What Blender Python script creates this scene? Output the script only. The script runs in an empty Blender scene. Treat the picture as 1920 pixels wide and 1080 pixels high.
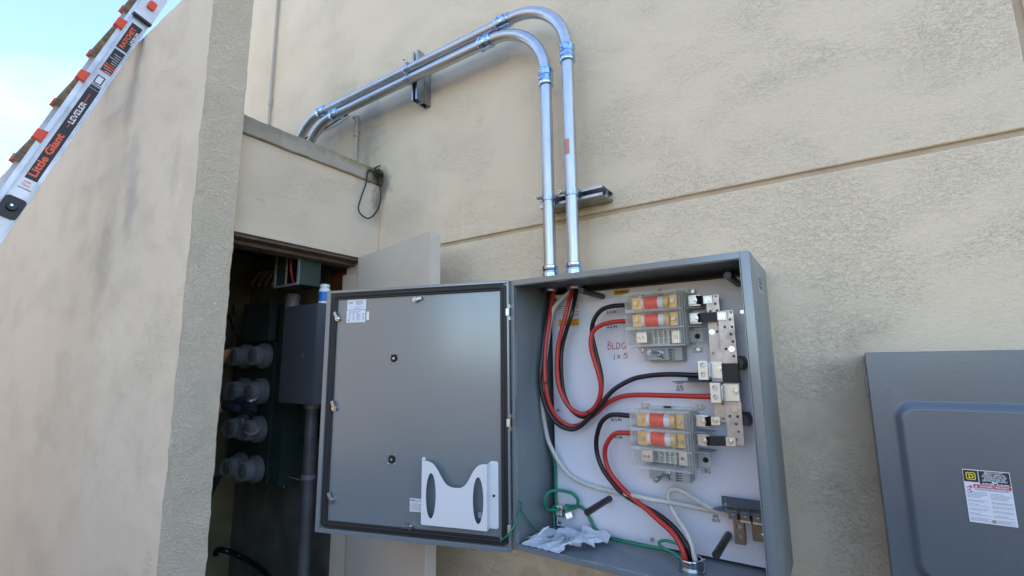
import bpy, bmesh, math, random
from mathutils import Vector, Matrix, noise as mnoise
random.seed(7)
S = bpy.context.scene
COL = S.collection
R_ = math.radians

# ------------------------------------------------------------------ camera
CAM = Vector((0.0, -1.8, 1.55))
FPX = 889.02                      # focal length in photo pixels (1920 wide)
RX = Vector((0.82817727, 0.56037056, -0.01035599))
RY = Vector((-0.09669098, 0.12465137, -0.98747805))   # down
RZ = Vector((-0.55206274, 0.8188082, 0.15741621))     # forward
cam = bpy.data.cameras.new('camera'); camo = bpy.data.objects.new('camera', cam); COL.objects.link(camo)
cam.sensor_width = 36; cam.lens = FPX / 1920 * 36; cam.clip_start = 0.02; cam.clip_end = 5000
Mc = Matrix((( RX.x, -RY.x, -RZ.x, CAM.x), (RX.y, -RY.y, -RZ.y, CAM.y), (RX.z, -RY.z, -RZ.z, CAM.z), (0, 0, 0, 1)))
camo.matrix_world = Mc
S.camera = camo
# ------------------------------------------------------------------ world + sun
SUN_EL, SUN_AZ = 42.0, 28.0       # azimuth measured from +Y towards +X: behind the building
w = bpy.data.worlds.new('World'); S.world = w; w.use_nodes = True
nt = w.node_tree; nt.nodes.clear()
sky = nt.nodes.new('ShaderNodeTexSky'); sky.sky_type = 'NISHITA'; sky.sun_disc = False
sky.sun_elevation = R_(SUN_EL); sky.sun_rotation = R_(SUN_AZ); sky.air_density = 1.0; sky.dust_density = 0.8; sky.ozone_density = 2.0; sky.altitude = 500
tc = nt.nodes.new('ShaderNodeTexCoord'); mp = nt.nodes.new('ShaderNodeMapping'); mp.inputs['Scale'].default_value = (2.0, 2.0, 5.0); mp.inputs['Rotation'].default_value = (0.3, 0.2, 0.5)
cn = nt.nodes.new('ShaderNodeTexNoise'); cn.inputs['Scale'].default_value = 1.6; cn.inputs['Detail'].default_value = 7; cn.inputs['Distortion'].default_value = .6
cr = nt.nodes.new('ShaderNodeValToRGB'); cr.color_ramp.elements[0].position = .46; cr.color_ramp.elements[1].position = .8
cr.color_ramp.elements[1].color = (.10, .10, .10, 1)
mx = nt.nodes.new('ShaderNodeMixRGB'); mx.inputs[2].default_value = (9.0, 9.3, 9.8, 1)
bg = nt.nodes.new('ShaderNodeBackground'); bg.inputs[1].default_value = 0.12
ow = nt.nodes.new('ShaderNodeOutputWorld')
L = nt.links.new
L(tc.outputs['Generated'], mp.inputs[0]); L(mp.outputs[0], cn.inputs['Vector']); L(cn.outputs[0], cr.inputs[0])
L(cr.outputs[0], mx.inputs[0]); L(sky.outputs[0], mx.inputs[1]); L(mx.outputs[0], bg.inputs[0]); L(bg.outputs[0], ow.inputs[0])
sl = bpy.data.lights.new('sun', 'SUN'); sl.energy = 3.2; sl.angle = R_(.5); sl.color = (1.0, .95, .87)
so = bpy.data.objects.new('sun', sl); COL.objects.link(so)
sd = Vector((math.sin(R_(SUN_AZ)) * math.cos(R_(SUN_EL)), math.cos(R_(SUN_AZ)) * math.cos(R_(SUN_EL)), math.sin(R_(SUN_EL))))
so.rotation_euler = sd.to_track_quat('Z', 'Y').to_euler(); so.location = (4, 20, 20)
S.view_settings.view_transform = 'Standard'; S.view_settings.look = 'None'; S.view_settings.exposure = 2.28; S.view_settings.gamma = 1
S.render.engine = 'CYCLES'
S.cycles.max_bounces = 8; S.cycles.transparent_max_bounces = 12; S.cycles.caustics_reflective = False; S.cycles.caustics_refractive = False

# ------------------------------------------------------------------ helpers: photo ray -> point on a real plane
def ray(px, py): return RX * ((px - 960) / FPX) + RY * ((py - 540) / FPX) + RZ
def onY(px, py, y): d = ray(px, py); return CAM + d * ((y - CAM.y) / d.y)
def onX(px, py, x): d = ray(px, py); return CAM + d * ((x - CAM.x) / d.x)
def onZ(px, py, z): d = ray(px, py); return CAM + d * ((z - CAM.z) / d.z)

def frame(o, u, v):               # local x=u, y=v, z=u x v
    u = Vector(u).normalized(); v = Vector(v).normalized(); w_ = u.cross(v)
    M = Matrix.Identity(4)
    for i in range(3): M[i][0] = u[i]; M[i][1] = v[i]; M[i][2] = w_[i]; M[i][3] = o[i]
    return M

# ------------------------------------------------------------------ materials
def mat(name, col, rough=.5, metal=0., var=0., vscale=8., bump=0., bscale=60., spec=.5, rvar=0., coat=0., col2=None, stretch=(1, 1, 1), bdist=.002):
    m = bpy.data.materials.new(name); m.use_nodes = True; n = m.node_tree.nodes; l = m.node_tree.links.new
    b = n['Principled BSDF']; b.inputs['Roughness'].default_value = rough; b.inputs['Metallic'].default_value = metal
    b.inputs['Base Color'].default_value = (*col, 1); b.inputs['Specular IOR Level'].default_value = spec
    b.inputs['Coat Weight'].default_value = coat; b.inputs['Coat Roughness'].default_value = .16
    t = n.new('ShaderNodeTexCoord'); mpn = n.new('ShaderNodeMapping'); mpn.inputs['Scale'].default_value = stretch; l(t.outputs['Object'], mpn.inputs[0])
    if var or col2:
        no = n.new('ShaderNodeTexNoise'); no.inputs['Scale'].default_value = vscale; no.inputs['Detail'].default_value = 6; l(mpn.outputs[0], no.inputs['Vector'])
        r = n.new('ShaderNodeValToRGB'); r.color_ramp.elements[0].position = .35; r.color_ramp.elements[1].position = .65
        c2 = col2 or tuple(min(1, c * (1 + var)) for c in col); c1 = col if col2 else tuple(c * (1 - var) for c in col)
        r.color_ramp.elements[0].color = (*c1, 1); r.color_ramp.elements[1].color = (*c2, 1)
        l(no.outputs[0], r.inputs[0]); l(r.outputs[0], b.inputs['Base Color'])
    if rvar:
        n3 = n.new('ShaderNodeTexNoise'); n3.inputs['Scale'].default_value = vscale * 1.7; n3.inputs['Detail'].default_value = 5; l(mpn.outputs[0], n3.inputs['Vector'])
        mr = n.new('ShaderNodeMapRange'); mr.inputs['To Min'].default_value = max(0, rough - rvar); mr.inputs['To Max'].default_value = min(1, rough + rvar)
        mr.inputs['From Min'].default_value = .3; mr.inputs['From Max'].default_value = .7
        l(n3.outputs[0], mr.inputs[0]); l(mr.outputs[0], b.inputs['Roughness'])
    if bump:
        n2 = n.new('ShaderNodeTexNoise'); n2.inputs['Scale'].default_value = bscale; n2.inputs['Detail'].default_value = 4; l(mpn.outputs[0], n2.inputs['Vector'])
        bp = n.new('ShaderNodeBump'); bp.inputs['Strength'].default_value = bump; bp.inputs['Distance'].default_value = bdist
        l(n2.outputs[0], bp.inputs['Height']); l(bp.outputs[0], b.inputs['Normal'])
    return m

def stucco(name, col, rough_amt=1.0, fine=1.0, stain=None, org=(0, 0, 0), scale=1.0, patch=(.44, .6), rust=None, extra=0., sparse=.05):
    m = bpy.data.materials.new(name); m.use_nodes = True; N = m.node_tree.nodes; l = m.node_tree.links.new
    b = N['Principled BSDF']; b.inputs['Roughness'].default_value = .88; b.inputs['Specular IOR Level'].default_value = .25
    t = N.new('ShaderNodeTexCoord')
    def noise(sc, det, dist=0, rough=.5, str_=(1, 1, 1.5), off=0):
        mpn = N.new('ShaderNodeMapping'); mpn.inputs['Scale'].default_value = str_; mpn.inputs['Location'].default_value = (off, off, off)
        mpn.inputs['Rotation'].default_value = (0, .25, 0)
        l(t.outputs['Object'], mpn.inputs[0]); n = N.new('ShaderNodeTexNoise'); n.inputs['Scale'].default_value = sc * scale
        n.inputs['Detail'].default_value = det; n.inputs['Distortion'].default_value = dist; n.inputs['Roughness'].default_value = rough
        l(mpn.outputs[0], n.inputs['Vector']); return n.outputs[0]
    def math_(op, a, c, clamp=False):
        q = N.new('ShaderNodeMath'); q.operation = op; q.use_clamp = clamp
        for i, s_ in enumerate((a, c)):
            if s_ is None: continue
            if isinstance(s_, (int, float)): q.inputs[i].default_value = s_
            else: l(s_, q.inputs[i])
        return q.outputs[0]
    def ramp(a, lo, hi):
        q = N.new('ShaderNodeMapRange'); q.interpolation_type = 'SMOOTHSTEP'; l(a, q.inputs[0])
        q.inputs['From Min'].default_value = lo; q.inputs['From Max'].default_value = hi; return q.outputs[0]
    mask = ramp(noise(2.6, 3, .4, .55, (1, 1, 1.5), 3), *patch)
    fl1 = ramp(noise(34, 8, .6, .66, (1, 1, 1.9), 1), .475, .505)      # torn trowel flakes with a crisp lip
    fl2 = ramp(noise(60, 6, .6, .65, (1, 1, 1.9), 7), .47, .51)
    fl3 = ramp(noise(140, 4, .5, .6, (1, 1, 1.5), 9), .45, .56)
    skip = math_('MULTIPLY', mask, fl1)
    h = math_('MULTIPLY', skip, .62 * rough_amt)
    h = math_('ADD', h, math_('MULTIPLY', math_('MULTIPLY', fl2, math_('ADD', math_('MULTIPLY', mask, .38), .26)), rough_amt))
    h = math_('ADD', h, math_('MULTIPLY', fl3, (.16 if not extra else .45) * fine))
    h = math_('ADD', h, math_('MULTIPLY', noise(7, 3, .5), .5))
    h = math_('ADD', h, math_('MULTIPLY', noise(130, 5, .3, .7), .45 * fine))
    if extra: h = math_('ADD', h, math_('MULTIPLY', ramp(noise(62, 4, 1.4, .6), .4, .62), extra))
    bp = N.new('ShaderNodeBump'); bp.inputs['Strength'].default_value = 1.0; bp.inputs['Distance'].default_value = .0011 if not extra else .0015
    l(h, bp.inputs['Height']); l(bp.outputs[0], b.inputs['Normal'])
    c = N.new('ShaderNodeMixRGB'); c.inputs[1].default_value = (*[x * .975 for x in col], 1); c.inputs[2].default_value = (*[min(1, x * 1.02) for x in col], 1)
    l(ramp(noise(1.4, 5, .3), .35, .65), c.inputs[0]); out = c.outputs[0]
    if stain:
        for k, (P, rad, colr, amt, st) in enumerate(stain):
            P = tuple(x - o for x, o in zip(P, org))
            mpn = N.new('ShaderNodeMapping'); mpn.vector_type = 'POINT'
            mpn.inputs['Location'].default_value = tuple(-a * s_ for a, s_ in zip(P, st)); mpn.inputs['Scale'].default_value = st
            l(t.outputs['Object'], mpn.inputs[0])
            ln = N.new('ShaderNodeVectorMath'); ln.operation = 'LENGTH'; l(mpn.outputs[0], ln.inputs[0])
            q = math_('ADD', ln.outputs['Value'], math_('MULTIPLY', math_('SUBTRACT', noise(9, 6, .6, .6, (1, 1, 1), 11 + k), .5), rad * 1.6))
            f_ = N.new('ShaderNodeMapRange'); f_.interpolation_type = 'SMOOTHSTEP'; l(q, f_.inputs[0])
            f_.inputs['From Min'].default_value = rad * .1; f_.inputs['From Max'].default_value = rad; f_.inputs['To Min'].default_value = amt; f_.inputs['To Max'].default_value = 0
            c4 = N.new('ShaderNodeMixRGB'); c4.inputs[2].default_value = (*colr, 1)
            l(f_.outputs[0], c4.inputs[0]); l(out, c4.inputs[1]); out = c4.outputs[0]
    l(out, b.inputs['Base Color'])
    return m

def clear(name, col, alpha, rough=.12):
    m = bpy.data.materials.new(name); m.use_nodes = True; N = m.node_tree.nodes; l = m.node_tree.links.new
    b = N['Principled BSDF']; b.inputs['Base Color'].default_value = (*col, 1); b.inputs['Roughness'].default_value = rough
    b.inputs['Alpha'].default_value = alpha
    return m

# the wall's world position of some stains and darker patches, seen on the photograph
M_WALL = stucco('cream stucco', (.82, .66, .46), 1.0, 1.0, scale=1.0, patch=(.36, .62), org=(2, 0, 0), stain=[
    ((-2.28, 0, 2.95), .16, (.30, .28, .25), .55, (1, 0, .35)), ((-2.13, 0, 2.62), .10, (.16, .14, .12), .8, (1, 0, .7)),
    ((-2.6, 0, 3.25), .3, (.42, .35, .28), .35, (1, 0, 1)), ((-1.9, 0, 2.3), .35, (.50, .46, .40), .3, (1, 0, .6)),
    ((-0.5, 0, .5), .5, (.30, .22, .15), .55, (.4, 0, 1)), ((.05, 0, 1.3), .3, (.38, .31, .24), .35, (1.5, 0, .5))])  # last pair: browner patch below the enclosure, darker patch between the boxes
xS = -2.9
M_FRONT = stucco('stained cream stucco', (.78, .65, .485), .9, .8, scale=1.0, patch=(.46, .66), org=(-2.9, -.5, 0), stain=[
    ((-2.93, -1, 3.20), .12, (.40, .36, .31), .5, (1.3, 0, .5)), ((-2.97, -1, 2.98), .13, (.42, .38, .33), .4, (1.0, 0, .45)),
    ((-2.85, -1, 2.55), .15, (.36, .34, .31), .35, (1, 0, .6)), ((-2.8, -1, 2.35), .12, (.30, .28, .26), .45, (1, 0, .5)), ((-3.1, -1, 2.1), .2, (.30, .28, .26), .3, (1, 0, .5)), ((-2.3, -1, 2.4), .1, (.3, .28, .25), .3, (1.5, 0, .5))])
M_PIER = stucco('rough cream stucco', (.86, .71, .53), 1.0, 1.9, scale=1.25, patch=(.2, .45), extra=.8)
M_HEAD = stucco('grey cream stucco', (.71, .58, .435), 1.0, .7, scale=1.1, patch=(.4, .64), org=(-2.9, -.5, 0), stain=[((-2.147, -.1, 2.45), .14, (.62, .58, .52), .55, (0, 1.2, .35)), ((-2.147, -.02, 2.5), .07, (.2, .16, .1), .7, (0, 1, .5))])
M_TRIM = mat('beige trim paint', (.66, .55, .42), .6, var=.06, vscale=5, bump=.3, bscale=40)
M_COPE = stucco('weathered coping concrete', (.43, .375, .30), .5, 1.2, scale=1.3, org=(-2.9, -.5, 0), stain=[
    ((-2.13, -.17, 2.69), .14, (.22, .21, .05), .9, (0, .7, 2.0)), ((-2.13, -.38, 2.69), .11, (.26, .24, .12), .6, (0, .8, 2.2)), ((-2.13, -.03, 2.64), .12, (.07, .055, .04), .95, (0, 1, 1)),
    ((-2.13, -.6, 2.69), .16, (.22, .20, .16), .6, (0, .5, 1.9)), ((-2.13, -.78, 2.66), .16, (.25, .22, .17), .5, (0, .6, 1.4))])
M_SOFFIT = mat('brown soffit paint', (.15, .105, .075), .7, var=.2, vscale=12, bump=.3)
M_DOOR = mat('beige door paint', (.62, .54, .44), .48, var=.04, vscale=4, bump=.15, bscale=30, rvar=.08)
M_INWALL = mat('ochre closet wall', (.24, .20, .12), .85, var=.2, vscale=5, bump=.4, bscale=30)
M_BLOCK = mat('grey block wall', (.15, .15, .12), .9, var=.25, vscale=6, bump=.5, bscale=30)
M_PLY = mat('rusty brown plywood', (.16, .055, .03), .7, var=.4, vscale=9)
M_FLOOR = mat('dark asphalt ground', (.075, .072, .068), .85, var=.12, vscale=2.5, bump=.3, bscale=40)
M_GALV = mat('galvanized steel', (.54, .56, .58), .36, 1.0, var=.07, vscale=40, rvar=.06, bump=.04, bscale=45, stretch=(1, 1, .18))
M_GALVH = mat('galvanized steel lengthwise', (.54, .56, .58), .36, 1.0, var=.07, vscale=40, rvar=.06, bump=.04, bscale=45, stretch=(.18, 1, 1))
M_ZINC = mat('blue zinc plating', (.44, .58, .80), .16, 1.0, var=.25, vscale=40, bump=.25, bscale=70)
M_STRUT = mat('strut steel', (.42, .46, .50), .33, 1.0, var=.18, vscale=20, bump=.15, bscale=60)
M_BOLT = mat('bright bolt steel', (.55, .57, .60), .16, 1.0)
M_GREY = mat('grey powder coat', (.175, .205, .215), .24, spec=.9, coat=.7, var=.03, vscale=3, bump=.12, bscale=170, rvar=.03, bdist=.0012)
M_GREYI = mat('grey inner powder coat', (.20, .232, .24), .36, var=.07, vscale=5, bump=.12, bscale=150, rvar=.05, bdist=.0012)
M_SWITCH = mat('blue grey switch paint', (.10, .125, .145), .25, spec=.8, var=.05, vscale=3, bump=.12, bscale=150, bdist=.0012, rvar=.04)
M_PANEL = mat('white enamel', (.80, .80, .86), .38, var=.025, vscale=3, bump=.05)
M_RUB = mat('black rubber', (.012, .013, .014), .5)
M_BLACK = mat('black plastic', (.018, .018, .02), .42)
M_CBLK = mat('black cable insulation', (.012, .012, .014), .33)
M_CRED = mat('red cable insulation', (.52, .035, .025), .36, var=.06, vscale=14)
M_CWHT = mat('white cable insulation', (.62, .60, .54), .4, var=.05, vscale=14)
M_CGRN = mat('green cable insulation', (.012, .21, .11), .36)
M_CLEAR = clear('clear polycarbonate', (.90, .90, .88), .04, .08)
def frosted(name, col, solid):
    m = bpy.data.materials.new(name); m.use_nodes = True; N = m.node_tree.nodes; l = m.node_tree.links.new
    out = N['Material Output']; b = N['Principled BSDF']; b.inputs['Base Color'].default_value = (*col, 1); b.inputs['Roughness'].default_value = .22
    tl = N.new('ShaderNodeBsdfTranslucent'); tl.inputs[0].default_value = (*col, 1); tp = N.new('ShaderNodeBsdfTransparent')
    m1 = N.new('ShaderNodeMixShader'); m1.inputs[0].default_value = .45; l(b.outputs[0], m1.inputs[1]); l(tl.outputs[0], m1.inputs[2])
    m2 = N.new('ShaderNodeMixShader'); m2.inputs[0].default_value = solid; l(tp.outputs[0], m2.inputs[1]); l(m1.outputs[0], m2.inputs[2]); l(m2.outputs[0], out.inputs[0])
    return m
M_FROST = frosted('frosted polycarbonate', (.93, .93, .88), .30)
M_TRAY = mat('pale switch plastic', (.80, .79, .70), .45, var=.05, vscale=30)
M_MECH = mat('light grey mechanism plastic', (.42, .44, .44), .45)
M_BRASS = mat('yellow brass cap', (.78, .50, .15), .4, .3, var=.1, vscale=40)
M_FUSE = mat('orange fuse label', (.95, .10, .02), .35)
M_PAPER = mat('white paper label', (.74, .75, .78), .55)
M_LABG = mat('faint lavender label print', (.30, .31, .38), .6)
M_TIN = mat('tinned copper bar', (.50, .45, .42), .42, .75, var=.16, vscale=22, rvar=.12, bump=.1, bscale=60)
M_ALU = mat('aluminium lug', (.72, .70, .64), .35, .8, var=.05)
M_BRONZE = mat('dull bronze neutral bar', (.26, .20, .13), .42, .75, var=.12, vscale=20)
M_HOLE = mat('dark hole', (.01, .01, .01), .8)
M_YEL = mat('yellow warning label', (.72, .42, .02), .5)
M_REDINK = mat('red marker ink', (.55, .05, .035), .6)
M_INK = mat('black print', (.02, .02, .022), .6)
M_SHIELD = mat('blue grey shield plastic', (.07, .095, .125), .4)
M_LALU = mat('ladder aluminium', (.60, .60, .62), .42, .75, var=.14, vscale=9, rvar=.1, bump=.08)
M_LRUNG = mat('worn ladder rung', (.42, .35, .27), .6, .1, var=.3, vscale=20)
M_ORANGE = mat('orange plastic', (.80, .07, .02), .4)
M_STK = mat('black sticker', (.02, .018, .022), .45)
M_STKO = mat('orange sticker print', (.9, .12, .03), .45)
M_STKW = mat('white sticker print', (.8, .8, .8), .45)
M_SKN = mat('skin', (.52, .23, .14), .5, var=.08, vscale=20)
M_NAVY = mat('dark navy cloth', (.012, .016, .03), .85, bump=.4, bscale=200)
M_HAIR = mat('dark hair', (.02, .015, .01), .6)
M_PIPED = mat('dark galvanised pipe', (.12, .125, .13), .5, .3, var=.2, vscale=10)
M_CAB = mat('charcoal cabinet paint', (.075, .08, .09), .4, var=.08, vscale=5)
M_GREEN = mat('dark green meter cabinet', (.03, .052, .047), .5, var=.15, vscale=6)
M_MET = mat('grey meter body', (.24, .245, .26), .45, var=.1, vscale=20)
M_GLASS = clear('meter glass', (.70, .72, .74), .16, .06)
M_BLUE = mat('blue bottle label', (.01, .16, .50), .45)
M_WPLAS = mat('white plastic', (.75, .75, .75), .4)
M_BAG = clear('clear poly bag', (.62, .68, .74), .5, .18)
M_NEIGH = mat('neighbour wall paint', (.24, .175, .11), .8, var=.1)
M_FENCE = mat('fence boards', (.19, .13, .08), .8, var=.2)
M_PIPEP = mat('painted pipe', (.46, .40, .33), .55, var=.05)
M_DEBRIS = mat('dirt and dry moss', (.06, .045, .03), .95, var=.5, vscale=60, bump=1, bscale=120)
M_YELP = mat('yellow logo print', (.85, .65, .03), .5)
M_REDL = mat('red danger band', (.55, .03, .06), .5)
M_PINK = mat('pink conduit patch', (.6, .25, .2), .5)

# ------------------------------------------------------------------ mesh builder
class MB:
    def __init__(s, M=None): s.bm = bmesh.new(); s.M = M; s.bev = False
    def T(s, p): return (s.M @ Vector(p)) if s.M is not None else Vector(p)
    def box(s, x0, x1, y0, y1, z0, z1, bev=0, seg=2):
        M = Matrix.Translation(((x0+x1)/2, (y0+y1)/2, (z0+z1)/2)) @ Matrix.Diagonal((abs(x1-x0), abs(y1-y0), abs(z1-z0), 1))
        if s.M is not None: M = s.M @ M
        r = bmesh.ops.create_cube(s.bm, size=1, matrix=M)
        if bev:
            s.bev = True
            es = list({e for v in r['verts'] for e in v.link_edges})
            bmesh.ops.bevel(s.bm, geom=es, offset=bev, segments=seg, profile=.5, affect='EDGES', clamp_overlap=True)
        return s
    def cyl(s, a, b, r, r2=None, seg=20, caps=True):
        a, b = s.T(a), s.T(b); d = b - a; L_ = d.length
        M = Matrix.Translation((a+b)/2) @ d.to_track_quat('Z', 'Y').to_matrix().to_4x4()
        bmesh.ops.create_cone(s.bm, cap_ends=caps, cap_tris=False, segments=seg, radius1=r, radius2=r if r2 is None else r2, depth=L_, matrix=M); return s
    def ball(s, c, r, sc=(1, 1, 1), seg=16):
        M = Matrix.Translation(s.T(c)) @ Matrix.Diagonal((sc[0], sc[1], sc[2], 1))
        bmesh.ops.create_uvsphere(s.bm, u_segments=seg, v_segments=seg//2, radius=r, matrix=M); return s
    def tube(s, pts, r, seg=12, closed=False, world=False):
        P = [Vector(p) if world else s.T(p) for p in pts]; n = len(P)
        rr = r if isinstance(r, (list, tuple)) else [r]*n
        t0 = (P[1]-P[0]).normalized(); up = Vector((0, 0, 1)) if abs(t0.z) < .9 else Vector((1, 0, 0))
        u = t0.cross(up).normalized(); rings = []
        for i in range(n):
            if closed: t = (P[(i+1) % n]-P[i-1]).normalized()
            else: t = (P[min(i+1, n-1)]-P[max(i-1, 0)]).normalized()
            u = (u - t*u.dot(t)).normalized(); v = t.cross(u)
            rings.append([s.bm.verts.new(P[i] + (u*math.cos(a) + v*math.sin(a))*rr[i]) for a in [2*math.pi*k/seg for k in range(seg)]])
        for i in range(n if closed else n-1):
            A, B = rings[i], rings[(i+1) % n]
            for k in range(seg): s.bm.faces.new((A[k], A[(k+1) % seg], B[(k+1) % seg], B[k]))
        if not closed:
            s.bm.faces.new(rings[0][::-1]); s.bm.faces.new(rings[-1])
        return s
    def lathe(s, o, d, prof, seg=28, cap=True):
        o = s.T(o); d = (s.M.to_3x3() @ Vector(d)) if s.M is not None else Vector(d); d.normalize()
        up = Vector((0, 0, 1)) if abs(d.z) < .9 else Vector((1, 0, 0)); u = d.cross(up).normalized(); v = d.cross(u); rings = []
        for t, r in prof: rings.append([s.bm.verts.new(o + d*t + (u*math.cos(a)+v*math.sin(a))*r) for a in [2*math.pi*k/seg for k in range(seg)]])
        for A, B in zip(rings, rings[1:]):
            for k in range(seg): s.bm.faces.new((A[k], A[(k+1) % seg], B[(k+1) % seg], B[k]))
        if cap: s.bm.faces.new(rings[0][::-1]); s.bm.faces.new(rings[-1])
        return s
    def prism(s, poly, z0, z1):      # polygon in local xy, extruded along local z
        a = [s.bm.verts.new(s.T((x, y, z0))) for x, y in poly]; b = [s.bm.verts.new(s.T((x, y, z1))) for x, y in poly]; n = len(poly)
        s.bm.faces.new(a[::-1]); s.bm.faces.new(b)
        for k in range(n): s.bm.faces.new((a[k], a[(k+1) % n], b[(k+1) % n], b[k]))
        return s
    def quad(s, *pts): s.bm.faces.new([s.bm.verts.new(s.T(p)) for p in pts]); return s
    def build(s, name, m, parent=None, smooth=35, mods=None):
        bmesh.ops.recalc_face_normals(s.bm, faces=s.bm.faces)
        me = bpy.data.meshes.new(name); o = bpy.data.objects.new(name, me)
        off = Vector((0, 0, 0)); q = parent
        while q is not None: off = off + q.location; q = q.parent
        if parent is None:           # origin at the base of the thing
            vs = [v.co for v in s.bm.verts]
            off = Vector((sum(v.x for v in vs)/len(vs), sum(v.y for v in vs)/len(vs), min(v.z for v in vs)))
            o.location = off
        bmesh.ops.translate(s.bm, verts=s.bm.verts, vec=-off)
        s.bm.to_mesh(me); s.bm.free(); me.materials.append(m)
        if smooth: me.shade_smooth(); me.set_sharp_from_angle(angle=R_(smooth))
        COL.objects.link(o)
        if smooth and s.bev: wn = o.modifiers.new('weighted', 'WEIGHTED_NORMAL'); wn.keep_sharp = True; wn.weight = 100; wn.thresh = .01
        if parent is not None: o.parent = parent
        return o

def tag(o, label=None, cat=None, group=None, kind=None):
    if label: o['label'] = label
    if cat: o['category'] = cat
    if group: o['group'] = group
    if kind: o['kind'] = kind
    return o
def thing(name, loc, label, cat, group=None):
    o = bpy.data.objects.new(name, None); COL.objects.link(o); o.location = loc; o.empty_display_size = .1
    return tag(o, label, cat, group)
def copy_tree(o, parent=None):
    c = o.copy(); COL.objects.link(c)
    if parent is not None: c.parent = parent
    for ch in [x for x in bpy.data.objects if x.parent == o]: copy_tree(ch, c)
    return c
def curve_to(name, cu, M, m, parent, smooth=0):
    t = bpy.data.objects.new('tmp', cu); COL.objects.link(t)
    dg = bpy.context.evaluated_depsgraph_get(); me = bpy.data.meshes.new_from_object(t.evaluated_get(dg))
    bpy.data.objects.remove(t); bpy.data.curves.remove(cu)
    off = Vector((0, 0, 0)); q = parent
    while q is not None: off = off + q.location; q = q.parent
    me.transform(Matrix.Translation(-off) @ M); me.materials.clear(); me.materials.append(m); me.name = name
    o = bpy.data.objects.new(name, me); COL.objects.link(o)
    if parent is not None: o.parent = parent
    return o
def text(body, size, M, m, parent, name='lettering', align='LEFT', bold=0., ext=.0003, sx=1., shear=0., spacing=1.):
    cu = bpy.data.curves.new('t', 'FONT'); cu.body = body; cu.size = size; cu.extrude = ext; cu.offset = bold; cu.align_x = align
    cu.shear = shear; cu.space_character = spacing; cu.resolution_u = 3
    return curve_to(name, cu, M @ Matrix.Diagonal((sx, 1, 1, 1)), m, parent)
def shape(outer, holes, M, depth, m, parent, name, bevel=0):
    cu = bpy.data.curves.new('s', 'CURVE'); cu.dimensions = '2D'; cu.fill_mode = 'BOTH'; cu.extrude = depth/2; cu.bevel_depth = bevel
    for pl in [outer] + holes:
        sp = cu.splines.new('POLY'); sp.points.add(len(pl)-1); sp.use_cyclic_u = True
        for i, (x, y) in enumerate(pl): sp.points[i].co = (x, y, 0, 1)
    o = curve_to(name, cu, M, m, parent); o.data.shade_smooth(); o.data.set_sharp_from_angle(angle=R_(35)); return o
def catmull(P, n=8):
    P = [Vector(p) for p in P]; out = []
    for i in range(len(P)-1):
        a, b, c, d = P[max(i-1, 0)], P[i], P[i+1], P[min(i+2, len(P)-1)]
        for k in range(n):
            t = k/n; out.append(.5*((2*b)+(c-a)*t+(2*a-5*b+4*c-d)*t*t+(3*b-a-3*c+d)*t**3))
    out.append(P[-1]); return out
def circ(cx, cy, rx, ry=None, n=24, a0=0): ry = ry or rx; return [(cx+rx*math.cos(2*math.pi*k/n+a0), cy+ry*math.sin(2*math.pi*k/n+a0)) for k in range(n)]
def rrect(x0, x1, y0, y1, r, n=5):
    out = []
    for cx, cy, a in ((x1-r, y0+r, -90), (x1-r, y1-r, 0), (x0+r, y1-r, 90), (x0+r, y0+r, 180)):
        for k in range(n+1): q = R_(a+90*k/n); out.append((cx+r*math.cos(q), cy+r*math.sin(q)))
    return out
def lines(mb, x0, x1, y0, y1, rows, h, z, gap=.35, seed=1, short=.7):
    rg = random.Random(seed)
    for i in range(rows):
        y = y1 - (i+.5)*(y1-y0)/rows; x = x0; e = x1 if rg.random() < short else x0+(x1-x0)*rg.uniform(.5, .9)
        while x < e - .001:
            w_ = min(e-x, rg.uniform(.6, 2.6)*h*2.2); mb.box(x, x+w_, y-h/2, y+h/2, z, z+.0002); x += w_ + h*gap*2
    return mb

# ================================================================== SETTING
g = MB(); g.box(-60, 60, -60, 60, -.3, 0); tag(g.build('ground', M_FLOOR, smooth=0), 'dark asphalt ground running up to the stucco building', 'ground', kind='structure')

# main building: backing wall plus stucco fields with real control joints between them
bld = thing('stucco_building', (2, 0, 0), 'large cream stucco building wall with straight control joints behind the conduits', 'building')
XL, XR, ZT = -3.93, 3.8, 6.6
b = MB(); b.box(XL, XR, .02, 10, 0, ZT)
JZ, JX, JW = 2.165, .523, .0095
fields = [(XL, JX-JW, 0, JZ-JW), (XL, JX-JW, JZ+JW, ZT), (JX+JW, XR, 0, JZ-JW), (JX+JW, XR, JZ+JW, ZT)]
for x0, x1, z0, z1 in fields: b.box(x0, x1, 0, .0195, z0, z1, bev=.006, seg=3)
b.build('wall', M_WALL, bld)
j = MB(); j.box(XL+.01, XR, .012, .0192, JZ-JW-.003, JZ+JW+.003); j.box(JX-JW-.003, JX+JW+.003, .0115, .0192, JZ+JW+.004, ZT-.1)
j.build('control_joint', mat('tan joint sealant', (.52, .40, .27), .8, var=.1), bld)

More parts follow.
